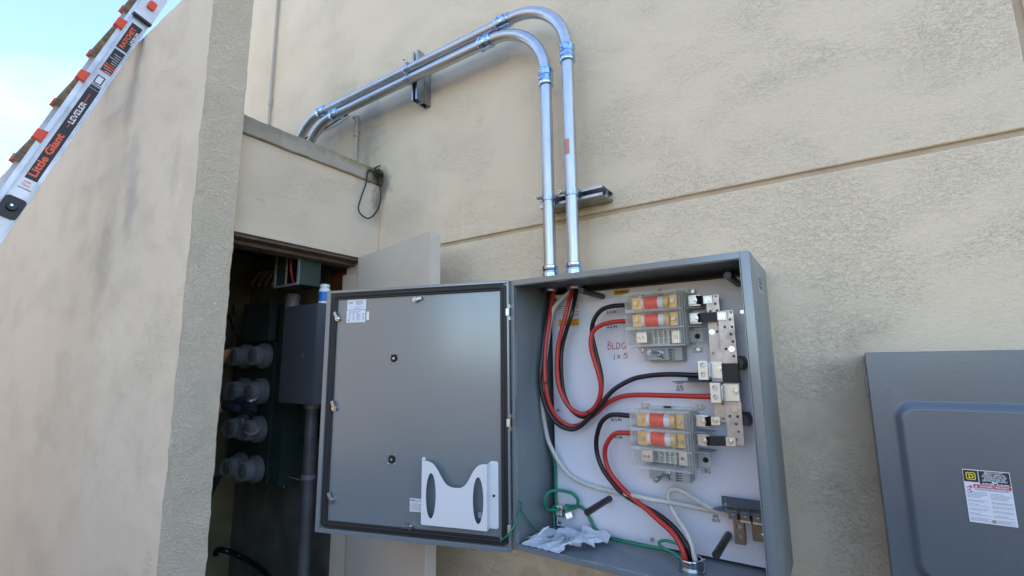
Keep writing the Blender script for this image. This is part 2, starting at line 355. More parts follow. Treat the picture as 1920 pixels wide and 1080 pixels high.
# meter closet
clo = thing('meter_closet', (-2.9, -.5, 0), 'stucco meter closet with concrete coping and an open side doorway', 'closet')
YF, YB, XP, XLIN, ZH = -.995, -.83, -2.093, -2.147, 2.139
def grid_axis(a, b_, step): n = max(1, int(round(abs(b_-a)/step))); return [a+(b_-a)*i/n for i in range(n+1)]
def disp(p, amp):
    q = Vector(p); return amp*(mnoise.noise(q*9) + .55*mnoise.noise(q*31+Vector((3, 1, 5))) + .3*mnoise.noise(q*77))
def face_grid(bm, us, vs, fn):
    G = [[bm.verts.new(fn(u, v)) for v in vs] for u in us]
    for i in range(len(us)-1):
        for k in range(len(vs)-1): bm.faces.new((G[i][k], G[i+1][k], G[i+1][k+1], G[i][k+1]))
ZW = 3.29
mbf = MB(); xs = grid_axis(-9, -3.4, .12)[:-1] + grid_axis(-3.4, XP, .016); zs = grid_axis(0, .9, .09)[:-1] + grid_axis(.9, ZW, .02)
def dd_(p, n, amp): d = disp(p, amp); return Vector(p) + Vector(n)*d
def edge_round(p):       # pull the outer corner in a little so it is not razor sharp
    return p
face_grid(mbf.bm, xs, zs, lambda x, z: Vector((x + (disp((x, YF, z), .004) if x > XP-.02 else 0), YF + disp((x, YF, z), .0035), z + (disp((x, 0, 9), .006) if z > ZW-.001 else 0))))
mbf.box(-9, XP-.01, YF+.012, YB, 0, ZW-.02)
ys = grid_axis(YF, YB, .02)
face_grid(mbf.bm, grid_axis(-9, XP, .1), ys, lambda x, y: Vector((x, y, ZW+disp((x, 0, 9), .006) if y < YF+.001 else ZW)))
mbf.build('front_wall', M_FRONT, clo, smooth=60)
mbp = MB(); ys2 = grid_axis(YF-.0, YB, .0135); zs2 = grid_axis(0, .8, .08)[:-1] + grid_axis(.8, ZW, .0135)
face_grid(mbp.bm, ys2, zs2, lambda y, z: Vector((XP + (disp((XP, YF, z), .004) if y < YF+.001 else disp((5, y*1.3, z), .0035)), y + (disp((XP, YF, z), .0035) if y < YF+.001 else (disp((7, 2, z), .004) if y > YB-.001 else 0)), z)))
face_grid(mbp.bm, [XP, XP-.05, XP-.2], zs2, lambda x, z: Vector((x + (disp((5, YB*1.3, z), .0035) if x > XP-.001 else 0), YB + (disp((7, 2, z), .004) if x > XP-.001 else 0), z)))
mbp.build('end_pier', M_PIER, clo, smooth=60)
h = MB(); h.box(-2.34, XLIN, YB+.004, -.002, 2.169, 2.60, bev=.003); h.build('header', M_HEAD, clo)
h = MB(); h.box(-2.36, XLIN+.006, YB+.004, -.002, ZH, 2.1685, bev=.003); h.build('header_trim', M_TRIM, clo)
h = MB()
cpx = [(XLIN-.19, 2.60), (XLIN+.015, 2.60), (XLIN+.019, 2.604), (XLIN+.019, 2.684), (XLIN+.014, 2.688), (XLIN-.19, 2.688)]
rows = [[h.bm.verts.new((x+disp((x, y, z), .003), y, z+disp((z, y, x), .005))) for x, z in cpx] for y in grid_axis(YB-.02, -.003, .02)]
for A, B in zip(rows, rows[1:]):
    for k in range(6): h.bm.faces.new((A[k], A[(k+1) % 6], B[(k+1) % 6], B[k]))
h.bm.faces.new(rows[0]); h.bm.faces.new(rows[-1][::-1])
h.build('coping', M_COPE, clo)
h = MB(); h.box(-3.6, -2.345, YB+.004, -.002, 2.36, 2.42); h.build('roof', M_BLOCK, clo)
h = MB(); h.box(-2.33, XLIN-.012, YB+.01, -.1, 2.124, 2.1386, bev=.002); h.box(-2.32, XLIN-.075, YB+.01, -.1, 2.106, 2.1238, bev=.002); h.build('door_frame_head', M_SOFFIT, clo)
h = MB(); h.box(-2.3, XLIN+.004, -.10, -.055, 0, 2.138, bev=.003); h.box(-2.3, XLIN-.03, -.125, -.1005, 0, 2.06, bev=.002); h.build('door_jamb', M_TRIM, clo)
h = MB(); h.box(-2.34, XLIN, -.0545, -.002, 0, 2.138); h.build('side_wall', M_HEAD, clo)
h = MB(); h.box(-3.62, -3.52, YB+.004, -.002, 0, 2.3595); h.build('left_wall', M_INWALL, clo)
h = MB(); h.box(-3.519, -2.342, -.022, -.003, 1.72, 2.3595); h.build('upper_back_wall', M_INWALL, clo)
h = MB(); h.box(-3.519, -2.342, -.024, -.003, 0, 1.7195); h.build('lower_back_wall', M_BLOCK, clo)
h = MB(); h.box(-2.52, -2.343, -.045, -.0245, 1.72, 2.13); h.build('plywood_board', M_PLY, clo)
# closet door, swung open
tp_ = onZ(807, 432.5, 2.137); hg = Vector((XLIN+.010, -.150, .02)); tipv = Vector((tp_.x, tp_.y, .02)); ud = (tipv-hg); DWd = ud.length; ud.normalize()
MD = frame(hg, ud, (0, 0, 1))     # local z faces the camera side
dz = 1 if (MD.to_3x3() @ Vector((0, 0, 1))).y < 0 else -1
dr = MB(MD); dr.box(0, DWd, 0, 2.117, -.044*dz, 0, bev=.0012); door = dr.build('closet_door', M_DOOR, clo)
e = MB(MD); e.box(DWd+.0005, DWd+.004, 0, 2.112, -.046*dz, .0015*dz, bev=.001); e.box(DWd+.0042, DWd+.0062, 0, 2.108, -.05*dz, -.003*dz); e.build('edge_strip', M_DOOR, door)
for zz in (.3, 1.05, 1.85): e = MB(MD); e.cyl((-.004, zz-.05, .004*dz), (-.004, zz+.05, .004*dz), .007, seg=10); e.build('hinge', M_BOLT, door)

# things behind the photographer that the paint and the metal reflect
nb = thing('neighbouring_building', (-9.0, -9, 0), 'plain grey neighbouring building across the yard, behind the photographer', 'building')
q = MB(); q.box(-15, -2.7, -12, -7.2, 0, 5.2, bev=.02); q.build('wall', M_NEIGH, nb)
q = MB(); q.box(-15.1, -2.6, -12.1, -7.1, 5.201, 5.4, bev=.02); q.build('roof_edge', M_TRIM, nb)
fn = thing('board_fence', (2, -6.2, 0), 'brown board fence across the yard, behind the photographer', 'fence')
q = MB()
for k in range(80): q.box(-2.4+k*.15, -2.4+k*.15+.143, -6.22, -6.2+.002*(k % 2), .05, 1.62, bev=.003)
q.build('boards', M_FENCE, fn)
for k in range(5): q = MB(); q.box(-2.4+k*2.9, -2.3+k*2.9, -6.36, -6.23, 0, 1.66); q.build('post', M_FENCE, fn)

# ================================================================== CONDUITS
YC, RC = -.138, .0255
def sweep(mb, pts, r, seg=24): mb.tube(pts, r, seg, world=True)
def coupling(parent, p, d, k=0, length=.075):
    d = Vector(d).normalized(); L_ = length; r = RC
    prof = [(0, r+.001), (0, r+.0065), (.004, r+.008), (.009, r+.008), (.0105, r+.004), (.014, r+.004), (.016, r+.0065), (.030, r+.0065), (.032, r+.004),
            (.036, r+.0045), (.040, r+.0065), (.052, r+.0065), (.054, r+.0035), (.060, r+.004), (.062, r+.008), (L_-.003, r+.008), (L_, r+.006), (L_, r+.001)]
    m = MB(); m.lathe(Vector(p)-d*L_/2, d, prof, 32)
    sx = d.cross(Vector((0, -1, 0))).normalized()
    for t in (.015, .048):
        c = Vector(p)-d*(L_/2-t-.004)+Vector((0, -1, 0))*(r+.006)+sx*.010
        m.cyl(c, c+Vector((0, -.006, 0)), .0045, seg=8)
    return m.build('coupling', M_ZINC, parent, smooth=50)
def arc(c, r, a0, a1, y, n=22): return [Vector((c[0]+r*math.cos(R_(a0+(a1-a0)*k/n)), y, c[1]+r*math.sin(R_(a0+(a1-a0)*k/n)))) for k in range(n+1)]
def conduit(x, z, zc, xc, label, endx, xcl, sticker=False):
    """x: vertical run, z: horizontal run, zc/xc: where the couplings sit"""
    rt = thing('conduit', (x, YC, 1.86), label, 'conduit', 'steel conduits rising from the open enclosure')
    re = min(z-zc, x-xc) - .02
    m = MB(); m.tube([(x, YC, 1.853), (x, YC, zc)], RC, 28); m.build('vertical_pipe', M_GALV, rt)
    pts = [Vector((x, YC, zc))] + arc((x-re, z-re), re, 0, 90, YC) + [Vector((xc, YC, z))]
    m = MB(); sweep(m, pts, RC, 28); m.build('elbow', M_GALVH, rt)
    m = MB(); m.tube([(xc, YC, z), (xcl, YC, z)], RC, 28); m.build('horizontal_pipe', M_GALVH, rt)
    r2 = .27
    pts = [Vector((xcl, YC, z)), Vector((endx+r2, YC, z))] + arc((endx+r2, z-r2), r2, 90, 180, YC) + [Vector((endx, YC, 2.424))]
    m = MB(); sweep(m, pts, RC, 28); m.build('end_elbow', M_GALVH, rt)
    coupling(rt, (x, YC, zc), (0, 0, -1)); coupling(rt, (xc, YC, z), (-1, 0, 0)); coupling(rt, (xcl, YC, z), (-1, 0, 0))
    m = MB(); r = RC
    m.lathe((x, YC, 1.853), (0, 0, 1), [(0, r+.010), (.006, r+.010), (.008, r+.005), (.020, r+.005), (.022, r+.008), (.058, r+.0085), (.061, r+.005), (.066, r+.005), (.070, r+.008), (.086, r+.0075), (.090, r+.0005)], 32)
    m.build('connector', M_ZINC, rt, smooth=50)
    m = MB(); m.lathe((x, YC, 1.849), (0, 0, -1), [(0, r+.012), (.004, r+.013), (.006, r+.006), (.014, r+.005), (.016, r+.001), (.016, r-.004), (.001, r-.005)], 32, cap=False)
    m.build('bushing', M_STRUT, rt, smooth=50)
    if sticker:
        m = MB(frame((x, YC, 2.42), (.6, -.8, 0), (0, 0, 1)))
        c0 = math.radians(0)
        for k in range(6):
            a = R_(-125+k*9); a2 = R_(-125+(k+1)*9)
            p = lambda A, zz: Vector((x+(r+.0007)*math.cos(A), YC+(r+.0007)*math.sin(A), zz))
            m.bm.faces.new([m.bm.verts.new(v) for v in (p(a, 2.39), p(a2, 2.39), p(a2, 2.455), p(a, 2.455))])
        m.build('sticker', M_PINK, rt)  # pink patch curved over the pipe face
    return rt
pA = onY(1027, 300, YC); pB = onY(1070, 300, YC)
xA, xB = pA.x, pB.x
zA = (onY(830, 122, YC).z + onY(640, 207, YC).z)/2; zB = (onY(830, 97, YC).z + onY(640, 194, YC).z)/2
conduit(xA, zA, onY(1025, 146, YC).z, onY(911, 83, YC).x, 'shorter inner steel conduit, entering the box nearer the open grey door', onY(577, 272, YC).x-.02, onY(630, 214, YC).x)
conduit(xB, zB, onY(1065, 101, YC).z, onY(944, 40, YC).x, 'taller outer steel conduit with pink patch, bending above the other one', onY(558, 262, YC).x-.02, onY(606, 205, YC).x, True)

def strut(M, L_, name, label, double=True, depth=.041, w_=.041):
    """C channel along local x; local z points off the wall"""
    rt = thing(name, M.translation, label, 'strut channel')
    t = .0026
    def chan(z0, up, nm):
        m = MB(M); f = (z0, z0+t) if up else (z0+depth-t, z0+depth)
        nslot = max(1, int(L_/.05)); x = -L_/2
        # web with real slots: strips above and below, bridges between the slots
        m.box(-L_/2, L_/2, -w_/2, -.0075, *f); m.box(-L_/2, L_/2, .0075, w_/2, *f)
        for k in range(nslot+1):
            xc = -L_/2 + k*L_/nslot; m.box(max(-L_/2, xc-.010), min(L_/2, xc+.010), -.0074, .0074, f[0]+.0001, f[1]-.0001)
        zz = (z0+t+.0001, z0+depth) if up else (z0, z0+depth-t-.0001)
        for s_ in (-1, 1):
            a, b_ = sorted((s_*w_/2, s_*(w_/2-t))); m.box(-L_/2, L_/2, a, b_, *zz)
            a, b_ = sorted((s_*(w_/2-t-.0001), s_*(w_/2-.0105)))
            lip = (z0+depth-t, z0+depth) if up else (z0, z0+t); m.box(-L_/2, L_/2, a, b_, *lip)
            a, b_ = sorted((s_*(w_/2-.0105), s_*(w_/2-.0105+t))); li = (z0+depth-.008, z0+depth-t-.0002) if up else (z0+t+.0002, z0+.008)
            m.box(-L_/2, L_/2, a, b_, *li)
        return m.build(nm, M_STRUT, rt, smooth=0)
    if double: chan(.001, False, 'channel'); chan(.001+depth+.003, True, 'channel')
    else: chan(.001, True, 'channel')
    m = MB(M); m.cyl((L_/2-.02, 0, .002), (L_/2-.02, 0, .014), .006, seg=6); m.build('bolt', M_BOLT, rt)
    return rt
yW = -.0
DS = (abs(YC)-RC-.008)/2
ps = onY(786, 190, -.06); zt = onY(776, 96, -.06).z-.055
M1 = frame((ps.x+.01, 0, (ps.z+zt)/2-.005), (0, 0, 1), (1, 0, 0))
def frame_off(M):  # make local z point to -y
    return M if (M.to_3x3() @ Vector((0, 0, 1))).y < 0 else M @ Matrix.Rotation(math.pi, 4, 'X')
M1 = frame_off(M1); strut(M1, zt-ps.z+.02, 'strut_channel', 'short upright double strut behind the two sloping-looking conduits', True, DS)
pl = onY(1018, 381, -.08); pr = onY(1135, 364, -.08)
M2 = frame_off(frame(((pl.x+pr.x)/2, 0, (pl.z+pr.z)/2), (1, 0, 0), (0, 0, 1))); strut(M2, pr.x-pl.x, 'strut_channel', 'level slotted strut crossing the wall behind the two upright conduits', True, DS)
def clamp(p, d, side, label):
    d = Vector(d); rt = thing('pipe_clamp', p, label, 'pipe clamp', 'strap clamps holding the conduits to the struts')
    m = MB(); r = RC+.0007; n = 36; sd_ = Vector(side).normalized(); ax = d.normalized(); o_ = Vector(p)
    out = [[], []]
    prof = [(-.014, r), (-.014, r+.0024), (.014, r+.0024), (.014, r)]
    m.lathe(o_, ax, prof+[prof[0]], 32, cap=False); m.build('strap', M_STRUT, rt)
    m = MB(); e0 = o_+sd_*(r+.001); nrm = Vector((0, -1, 0))
    for k in (-1, 1):
        a = e0+nrm*.012+ax*0; m.cyl(a-nrm*0+nrm*(.004*k), a+sd_*.016+nrm*(.004*k), .0065, seg=8)
    m.build('ear', M_STRUT, rt)
    m = MB(); c = e0+sd_*.009; m.cyl(c-nrm*.008, c+nrm*.03, .003, seg=10); m.cyl(c+nrm*.024, c+nrm*.030, .0065, seg=6); m.build('screw', M_BOLT, rt)
for x_, nm in ((xA, 'clamp round the shorter upright conduit on the level strut'), (xB, 'clamp round the taller upright conduit on the level strut')):
    clamp((x_, YC, (pl.z+pr.z)/2+.004), (0, 0, 1), (-1, -.35, 0), nm)
for z_, nm in ((zA, 'clamp round the lower overhead conduit on the upright strut'), (zB, 'clamp round the upper overhead conduit on the upright strut')):
    clamp((M1.translation.x-.012, YC, z_), (1, 0, 0), (0, -.4, 1) if z_ == zB else (0, -.9, .5), nm)

# thin painted pipes on the wall, left
pp = thing('painted_pipe', (-3.45, -.02, 3.0), 'long thin cream-painted pipe climbing the wall beside the rough pier', 'pipe')
m = MB(); m.tube([(-3.45, -.016, 2.43), (-3.45, -.016, 5.4)], .0105, 12); m.build('pipe', M_PIPEP, pp)
m = MB(); c = onY(508, 190, -.016).z; m.lathe((-3.45, -.016, c-.03), (0, 0, 1), [(0, .014), (.06, .014)], 16); m.build('coupling', M_PIPEP, pp)
pz = thing('painted_pipe', (-2.38, -.03, 2.9), 'short cream-painted pipe with compression fitting rising below the overhead conduits', 'pipe')
px0 = onY(668, 260, -.03).x
m = MB(); zt2 = onY(668, 222, -.03).z; m.tube([(px0, -.03, 2.43), (px0, -.03, zt2-.02)] + [(px0-.02*math.sin(R_(a)), -.03+.028*(1-math.cos(R_(a)))*.5, zt2-.02+.045*math.sin(R_(a))) for a in (30, 60, 90)] + [(px0-.06, -.012, zt2+.03)], .0115, 12); m.build('pipe', M_PIPEP, pz)
m = MB(); zc = onY(668, 247, -.03).z; m.lathe((px0, -.03, zc-.035), (0, 0, 1), [(0, .014), (.004, .017), (.016, .017), (.018, .014), (.030, .014), (.032, .018), (.048, .018), (.052, .013)], 18); m.build('fitting', M_PIPEP, pz)

def cable(name, pts, r, m, label, cat, group=None, n=8, seg=12):
    b_ = MB(); b_.tube(catmull(pts, n), r, seg, world=True); return tag(b_.build(name, m, smooth=60), label, cat, group)
cable('black_cable', [onY(652, 214, -.012), onY(632, 226, -.02), onY(608, 241, -.012), onY(590, 251, -.02), onY(570, 262, -.05), onY(560, 278, -.09)], .006, M_CBLK, 'black cable running low along the wall behind the curved conduit ends', 'cable')
lp = [onX(x, y, XLIN+.03) for x, y in ((690, 321), (688, 334), (686, 345), (680, 362), (674, 380), (672, 392), (677, 402), (688, 409), (698, 406), (708, 393), (713, 378), (713.5, 362), (712, 349), (709, 335), (704, 327))]
lp = [onX(716, 309, XLIN-.02), onX(700, 316, XLIN+.0)] + [lp[0]] + lp[1:]
cable('cable_loop', lp, .0042, M_CBLK, 'thin black cable loop hanging over the mossy coping corner', 'cable')
m = MB(); rg = random.Random(4)
m.ball((XLIN+.020, -.03, 2.672), .014, (1, 1.5, 1.2), 10)
for k in range(110):
    p = Vector((XLIN+.022+rg.gauss(0, .012), -.012-abs(rg.gauss(0, .045)), 2.675+rg.gauss(0, .03))); 
    if p.y < -.12: continue
    p.z -= .25*max(0, .06+p.y); p.z = min(p.z, 2.690 - 1.2*max(0, abs(p.y)-.06)) if p.x < XLIN+.024 else min(p.z, 2.66); p.x = min(p.x, XLIN+.034)
    m.ball(p, rg.uniform(.002, .006), (1, rg.uniform(.6, 1.6), rg.uniform(.5, 1)), 6)
for k in range(34):
    p = Vector((XLIN+.02, -.01-rg.uniform(0, .06), 2.68)); q_ = p+Vector((rg.uniform(-.005, .016), rg.uniform(-.03, .008), rg.uniform(-.06, .006))); m.tube([p, (p+q_)/2+Vector((0, 0, .01)), q_], .0011, 4, world=True)
tag(m.build('dirt_clump', M_DEBRIS), 'dark clump of dirt and twigs at the wall end of the coping', 'debris')

# ================================================================== ENCLOSURE
X0, X1, Z0, Z1, YE = -.967, -.171, .931, 1.852, -.373
PY = -.125                         # back panel face
enc = thing('electrical_enclosure', ((X0+X1)/2, 0, Z0), 'open grey steel electrical enclosure with its door swung left and wiring inside', 'enclosure')
T = .004
m = MB(); bt = dict(bev=.0012)
m.box(X0, X0+T, YE+.0005, -.004, Z0, Z1, **bt); m.box(X1-T, X1, YE+.0005, -.004, Z0, Z1, **bt)
m.box(X0+T+.0003, X1-T-.0003, YE+.0005, -.004, Z1-T, Z1, **bt); m.box(X0+T+.0003, X1-T-.0003, YE+.0005, -.004, Z0, Z0+T, **bt)
m.box(X0+.002, X1-.002, -.008, -.0035, Z0+.002, Z1-.002)
m.build('housing', M_GREYI, enc)
m = MB(); FL, FR_, FT, FB = .012, .0235, .019, .013
m.box(X0, X0+FL, YE-.003, YE, Z0, Z1, bev=.001); m.box(X1-FR_, X1, YE-.003, YE, Z0, Z1, bev=.001)
m.box(X0+FL+.0002, X1-FR_-.0002, YE-.003, YE, Z1-FT, Z1, bev=.001); m.box(X0+FL+.0002, X1-FR_-.0002, YE-.003, YE, Z0, Z0+FB, bev=.001)
m.box(X1-FR_-.0025, X1-FR_-.0002, YE-.010, YE+.014, Z0+FB, Z1-FT, bev=.0008)          # drip channel lips
m.box(X0+FL+.0002, X0+FL+.002, YE-.004, YE+.014, Z0+FB, Z1-FT, bev=.0006)
m.box(X0+FL, X1-FR_, YE+.0005, YE+.014, Z1-FT-.002, Z1-FT, bev=.0006); m.box(X0+FL, X1-FR_, YE+.0005, YE+.014, Z0+FB, Z0+FB+.002, bev=.0006)
m.build('front_flange', M_GREY, enc)
m = MB(); m.box(X0+.03, X1-.03, -.05, -.03, Z1-.05, Z1-.03); m.build('rear_rail', M_GREYI, enc)
PX0, PX1, PZ0, PZ1 = -.937, -.200, .943, 1.822
bp = MB(); bp.box(PX0, PX1, PY, PY+.004, PZ0, PZ1, bev=.0015); bp.box(PX0+.0, PX0+.003, PY+.0042, PY+.02, PZ0, PZ1); bp.box(PX1-.003, PX1, PY+.0042, PY+.02, PZ0, PZ1)
panel = bp.build('back_panel', M_PANEL, enc)
for x, y in ((1043, 563), (1237, 544), (1047, 769), (1050, 979), (1223, 1011), (1392, 585)):
    m = MB(); p = onY(x, y, PY); m.cyl((p.x, PY-.0001, p.z), (p.x, PY-.005, p.z), .0075, .006, seg=14); m.cyl((p.x, PY-.005, p.z), (p.x, PY-.007, p.z), .0035, seg=6); m.build('panel_screw', M_BOLT, panel)
# printing on the panel
MP = frame((0, PY-.0004, 0), (1, 0, 0), (0, 0, 1))
def ptext(s_, px, py, size, mt, align='LEFT', bold=0., nm='lettering', y=PY-.0005):
    p = onY(px, py, y); return text(s_, size, frame((p.x, y, p.z), (1, 0, 0), (0, 0, 1)), mt, panel, nm, align, bold, ext=.0001)
ptext('(L1) IN', 1137, 588, .0135, M_INK, bold=.0003); ptext('(L2) IN', 1138, 615, .0135, M_INK, bold=.0003)
ptext('(L1) IN', 1146, 788.5, .0135, M_INK, bold=.0003); ptext('(L2) IN', 1147, 821, .0135, M_INK, bold=.0003)
ptext('(L1)', 1274.5, 703, .0125, M_INK, 'CENTER', .0003); ptext('OUT', 1274.5, 720, .0125, M_INK, 'CENTER', .0003)
ptext('(L2)', 1274.5, 727, .0125, M_INK, 'CENTER', .0003); ptext('OUT', 1275, 733.5, .0125, M_INK, 'CENTER', .0003)
ptext('(N)', 1342, 971, .0125, M_INK, 'CENTER', .0003); ptext('OUT', 1343, 979, .0125, M_INK, 'CENTER', .0003)
# marker writing BLDG 18 / 1X5
def stroke(pts, mb, r=.0014):
    P = [onY(x, y, PY-.0004) for x, y in pts]; mb.tube(catmull(P, 5) if len(P) > 2 else P, r, 6, world=True)
def cr4(x, y): return (1100+x/6.0, 520+y/6.0)      # from the enlarged crop of the writing
m = MB()
for s_ in ([(243, 722), (240, 765), (242, 812)], [(240, 730), (262, 728), (264, 748), (243, 764)], [(243, 764), (272, 770), (272, 798), (236, 815)],
           [(292, 735), (290, 780), (292, 808)], [(292, 808), (312, 805), (328, 802)],
           [(340, 738), (338, 806)], [(336, 738), (366, 745), (374, 772), (360, 798), (332, 808)],
           [(432, 738), (408, 740), (394, 770), (404, 802), (432, 800), (436, 775)], [(418, 774), (438, 772)],
           [(484, 768), (484, 790)], [(512, 764), (506, 776), (520, 790), (534, 778), (528, 765)], [(538, 768), (546, 780)],
           [(313, 868), (311, 900), (313, 926)], [(342, 870), (378, 914)], [(380, 872), (340, 914)],
           [(462, 852), (424, 858)], [(424, 858), (420, 876)], [(420, 876), (440, 872), (458, 886), (450, 904), (416, 910)]):
    stroke([cr4(*p) for p in s_], m)
m.build('marker_writing', M_REDINK, panel)
for (a, b_, sd_) in (((1151, 544.5), (1181, 551), 1), ((1047, 599.5), (1086, 610.5), 2)):
    p, q = onY(*a, PY), onY(*b_, PY); mm = MB(MP); mm.box(p.x, q.x, min(p.z, q.z), max(p.z, q.z), 0, .0004); s_ = mm.build('warning_sticker', M_YEL, panel, smooth=0)
    mm = MB(MP); lines(mm, p.x+.006, q.x-.006, min(p.z, q.z)+.004, max(p.z, q.z)-.004, 2, .0035, .0005, seed=sd_); mm.build('lettering', M_REDINK if sd_ == 2 else M_INK, s_, smooth=0)
p, q = onY(1048, 579, PY), onY(1085, 597, PY); mm = MB(MP); lines(mm, p.x, q.x, q.z, p.z+.012, 7, .0022, .0001, seed=5); mm.build('small_print', M_INK, panel, smooth=0)
# stand-off rods
for k, (bx, by, tx, ty) in enumerate(((1130, 556, 1090, 549), (1384, 532, 1358, 518), (1143, 935, 1102, 957), (1366, 1003, 1342, 1037))):
    p = onY(bx, by, PY); m = MB(); m.cyl((p.x, PY, p.z), (p.x, -.312, p.z), .0108, seg=20); m.build('standoff_rod', M_BLACK, enc, smooth=50)
# barcode on the outer side
MS = frame((X1+.0004, 0, 0), (0, 1, 0), (0, 0, 1)); p0 = onX(1421, 518, X1); p1 = onX(1429, 550, X1)
m = MB(MS); m.box(p0.y, p1.y, p1.z, p0.z, 0, .0004); bs = m.build('barcode_label', M_PAPER, enc, smooth=0)
m = MB(MS); hh = p0.z-p1.z
for k in range(9): m.box(p0.y+.003, p1.y-.003, p1.z+hh*(.08+.10*k), p1.z+hh*(.08+.10*k)+.0022*(1+(k*7) % 3*.4), .0005, .0007)
m.build('barcode', M_INK, bs, smooth=0)
# bottom hub
hp = onZ(1296, 1066, .95); hubx, huby = -.419, -.235
hub = thing('conduit_hub', (hubx, huby, Z0), 'round threaded conduit hub in the enclosure floor with the cable bundle in it', 'conduit hub')
m = MB(); m.lathe((hubx, huby, Z0+T+.0003), (0, 0, 1), [(0, .040), (.004, .040), (.005, .036), (.014, .034), (.0145, .027), (.003, .027)], 12, cap=False); m.build('locknut', M_STRUT, hub)
m = MB(); m.lathe((hubx, huby, Z0+.0193), (0, 0, 1), [(0, .034), (.002, .0355), (.016, .0355), (.019, .034), (.019, .028), (.0, .027)], 28, cap=False)
for k in range(4):
    a = R_(20+90*k); c = Vector((hubx+.0375*math.cos(a), huby+.0375*math.sin(a), Z0+.028)); m.box(c.x-.003, c.x+.003, c.y-.003, c.y+.003, c.z-.009, c.z+.010, bev=.001)
m.build('bushing', M_BOLT, hub, smooth=45)
m = MB(); m.cyl((hubx, huby, .35), (hubx, huby, Z0-.001), .026, seg=24); m.build('pipe_stub', M_GALV, hub)

# ---- door, swung open to the left
HX, HY = -.968, YE-.002
MDo = frame((HX, HY, 0), (.954, .298, 0), (0, 0, 1))       # local x: towards the hinge, y: up, z: towards the viewer
DW, D0, D1 = .787, .922, 1.853
m = MB(MDo); m.box(-DW, -.003, D0, D1, -.020, 0, bev=.0015); edoor = m.build('door', M_GREY, enc)
m = MB(MDo); rw = .0145
m.box(-DW, -DW+rw*1.3, D0, D1, .0003, .014, bev=.0012); m.box(-.003-rw*.55, -.003, D0, D1, .0003, .014, bev=.0012)
m.box(-DW+rw*1.3+.0002, -.003-rw*.55-.0002, D1-.0105, D1, .0003, .014, bev=.0012); m.box(-DW+rw*1.3+.0002, -.003-rw*.55-.0002, D0, D0+.016, .0003, .014, bev=.0012)
m.build('rim', M_GREY, edoor)
GX0, GX1, GY0, GY1 = -DW+.0235, -.0155, D0+.0205, D1-.0145
outer = rrect(GX0, GX1, GY0, GY1, .018); inner = rrect(GX0+.0205, GX1-.0205, GY0+.0205, GY1-.0205, .004)
shape(outer, [inner], MDo @ Matrix.Translation((0, 0, .004)), .004, M_RUB, edoor, 'gasket', bevel=.002)
m = MB(MDo); loop = [Vector((x, y, .0075)) for x, y in rrect(GX0+.012, GX1-.012, GY0+.012, GY1-.012, .012)]
m.tube(loop, .0042, 8, closed=True); m.build('gasket_bead', M_RUB, edoor)
def latch(x, y, ang, big=1.0):
    m = MB(MDo @ Matrix.Translation((x, y, 0)) @ Matrix.Rotation(R_(ang), 4, 'Z'))
    m.cyl((0, 0, .0005), (0, 0, .012), .0115*big, .0105*big, seg=20); m.cyl((0, 0, .012), (0, 0, .019), .0065, seg=6); lt_ = m.build('latch', M_BOLT, edoor, smooth=40); m = MB(MDo @ Matrix.Translation((x, y, 0)) @ Matrix.Rotation(R_(ang), 4, 'Z')); m.box(.004, .030, -.006, .006, .0125, .0150, bev=.0012); m.box(.0255, .030, -.007, .007, .005, .0122, bev=.001); m.build('latch_cam', M_STRUT, lt_, smooth=40)
for x, y, a in ((-.733, 1.738, 120), (-.729, 1.383, 112), (-.722, 1.04, 118), (-.384, .972, 180), (-.385, 1.798, 12)): latch(x, y, a)
def knock(x, y):
    m = MB(MDo @ Matrix.Translation((x, y, 0))); m.cyl((0, 0, .0003), (0, 0, .0022), .0150, seg=24); m.build('handle_hole', M_HOLE, edoor)
    m = MB(MDo @ Matrix.Translation((x, y, 0)))
    for a in (45, 135, 225, 315): m.ball((.0205*math.cos(R_(a)), .0235*math.sin(R_(a)), .0014), .0034, (1, 1, 1), 10)
    m.cyl((0, 0, .0024), (0, 0, .0045), .005, seg=8); m.box(-.0065, .0065, -.001, .001, .0045, .006); m.build('screw', M_BOLT, edoor)
knock(-.474, 1.575); knock(-.471, 1.2)
m = MB(MDo); m.box(-.696, -.608, 1.7725, 1.8135, .0004, .0008); l1 = m.build('data_label', M_PAPER, edoor, smooth=0)
m = MB(MDo); m.box(-.697, -.609, 1.7205, 1.7705, .0004, .0008); l2 = m.build('data_label', M_PAPER, edoor, smooth=0)
m = MB(MDo); lines(m, -.655, -.622, 1.79, 1.809, 5, .0022, .0009, seed=3); lines(m, -.66, -.616, 1.776, 1.784, 2, .002, .0009, seed=4)
m.box(-.689, -.685, 1.796, 1.805, .0009, .0011); lines(m, -.683, -.667, 1.797, 1.805, 2, .003, .0009, seed=5); m.ball((-.674, 1.785, .0009), .003, (1, 1, .1), 8); m.ball((-.674, 1.778, .0009), .0025, (1, 1, .1), 8)
m.build('small_print', M_LABG, l1, smooth=0)
m = MB(MDo); lines(m, -.685, -.62, 1.757, 1.767, 2, .0022, .0009, seed=6)
for k, x in enumerate((-.687, -.668, -.650, -.642, -.622)): lines(m, x, x+.010, 1.728, 1.757, 7, .002, .0009, seed=10+k, short=.3)
m.box(-.690, -.684, 1.726, 1.733, .0009, .0011); m.build('small_print', M_LABG, l2, smooth=0)
m = MB(MDo); m.box(-.604, -.592, 1.728, 1.762, .0004, .0009); sp_ = m.build('data_label', M_PAPER, edoor, smooth=0)
m = MB(MDo); m.box(-.602, -.594, 1.730, 1.760, .001, .0012); m.build('foil_patch', M_ALU, sp_, smooth=0)
m = MB(MDo); m.box(-.392, -.334, 1.022, 1.068, .0004, .0008); l3 = m.build('data_label', M_PAPER, edoor, smooth=0)
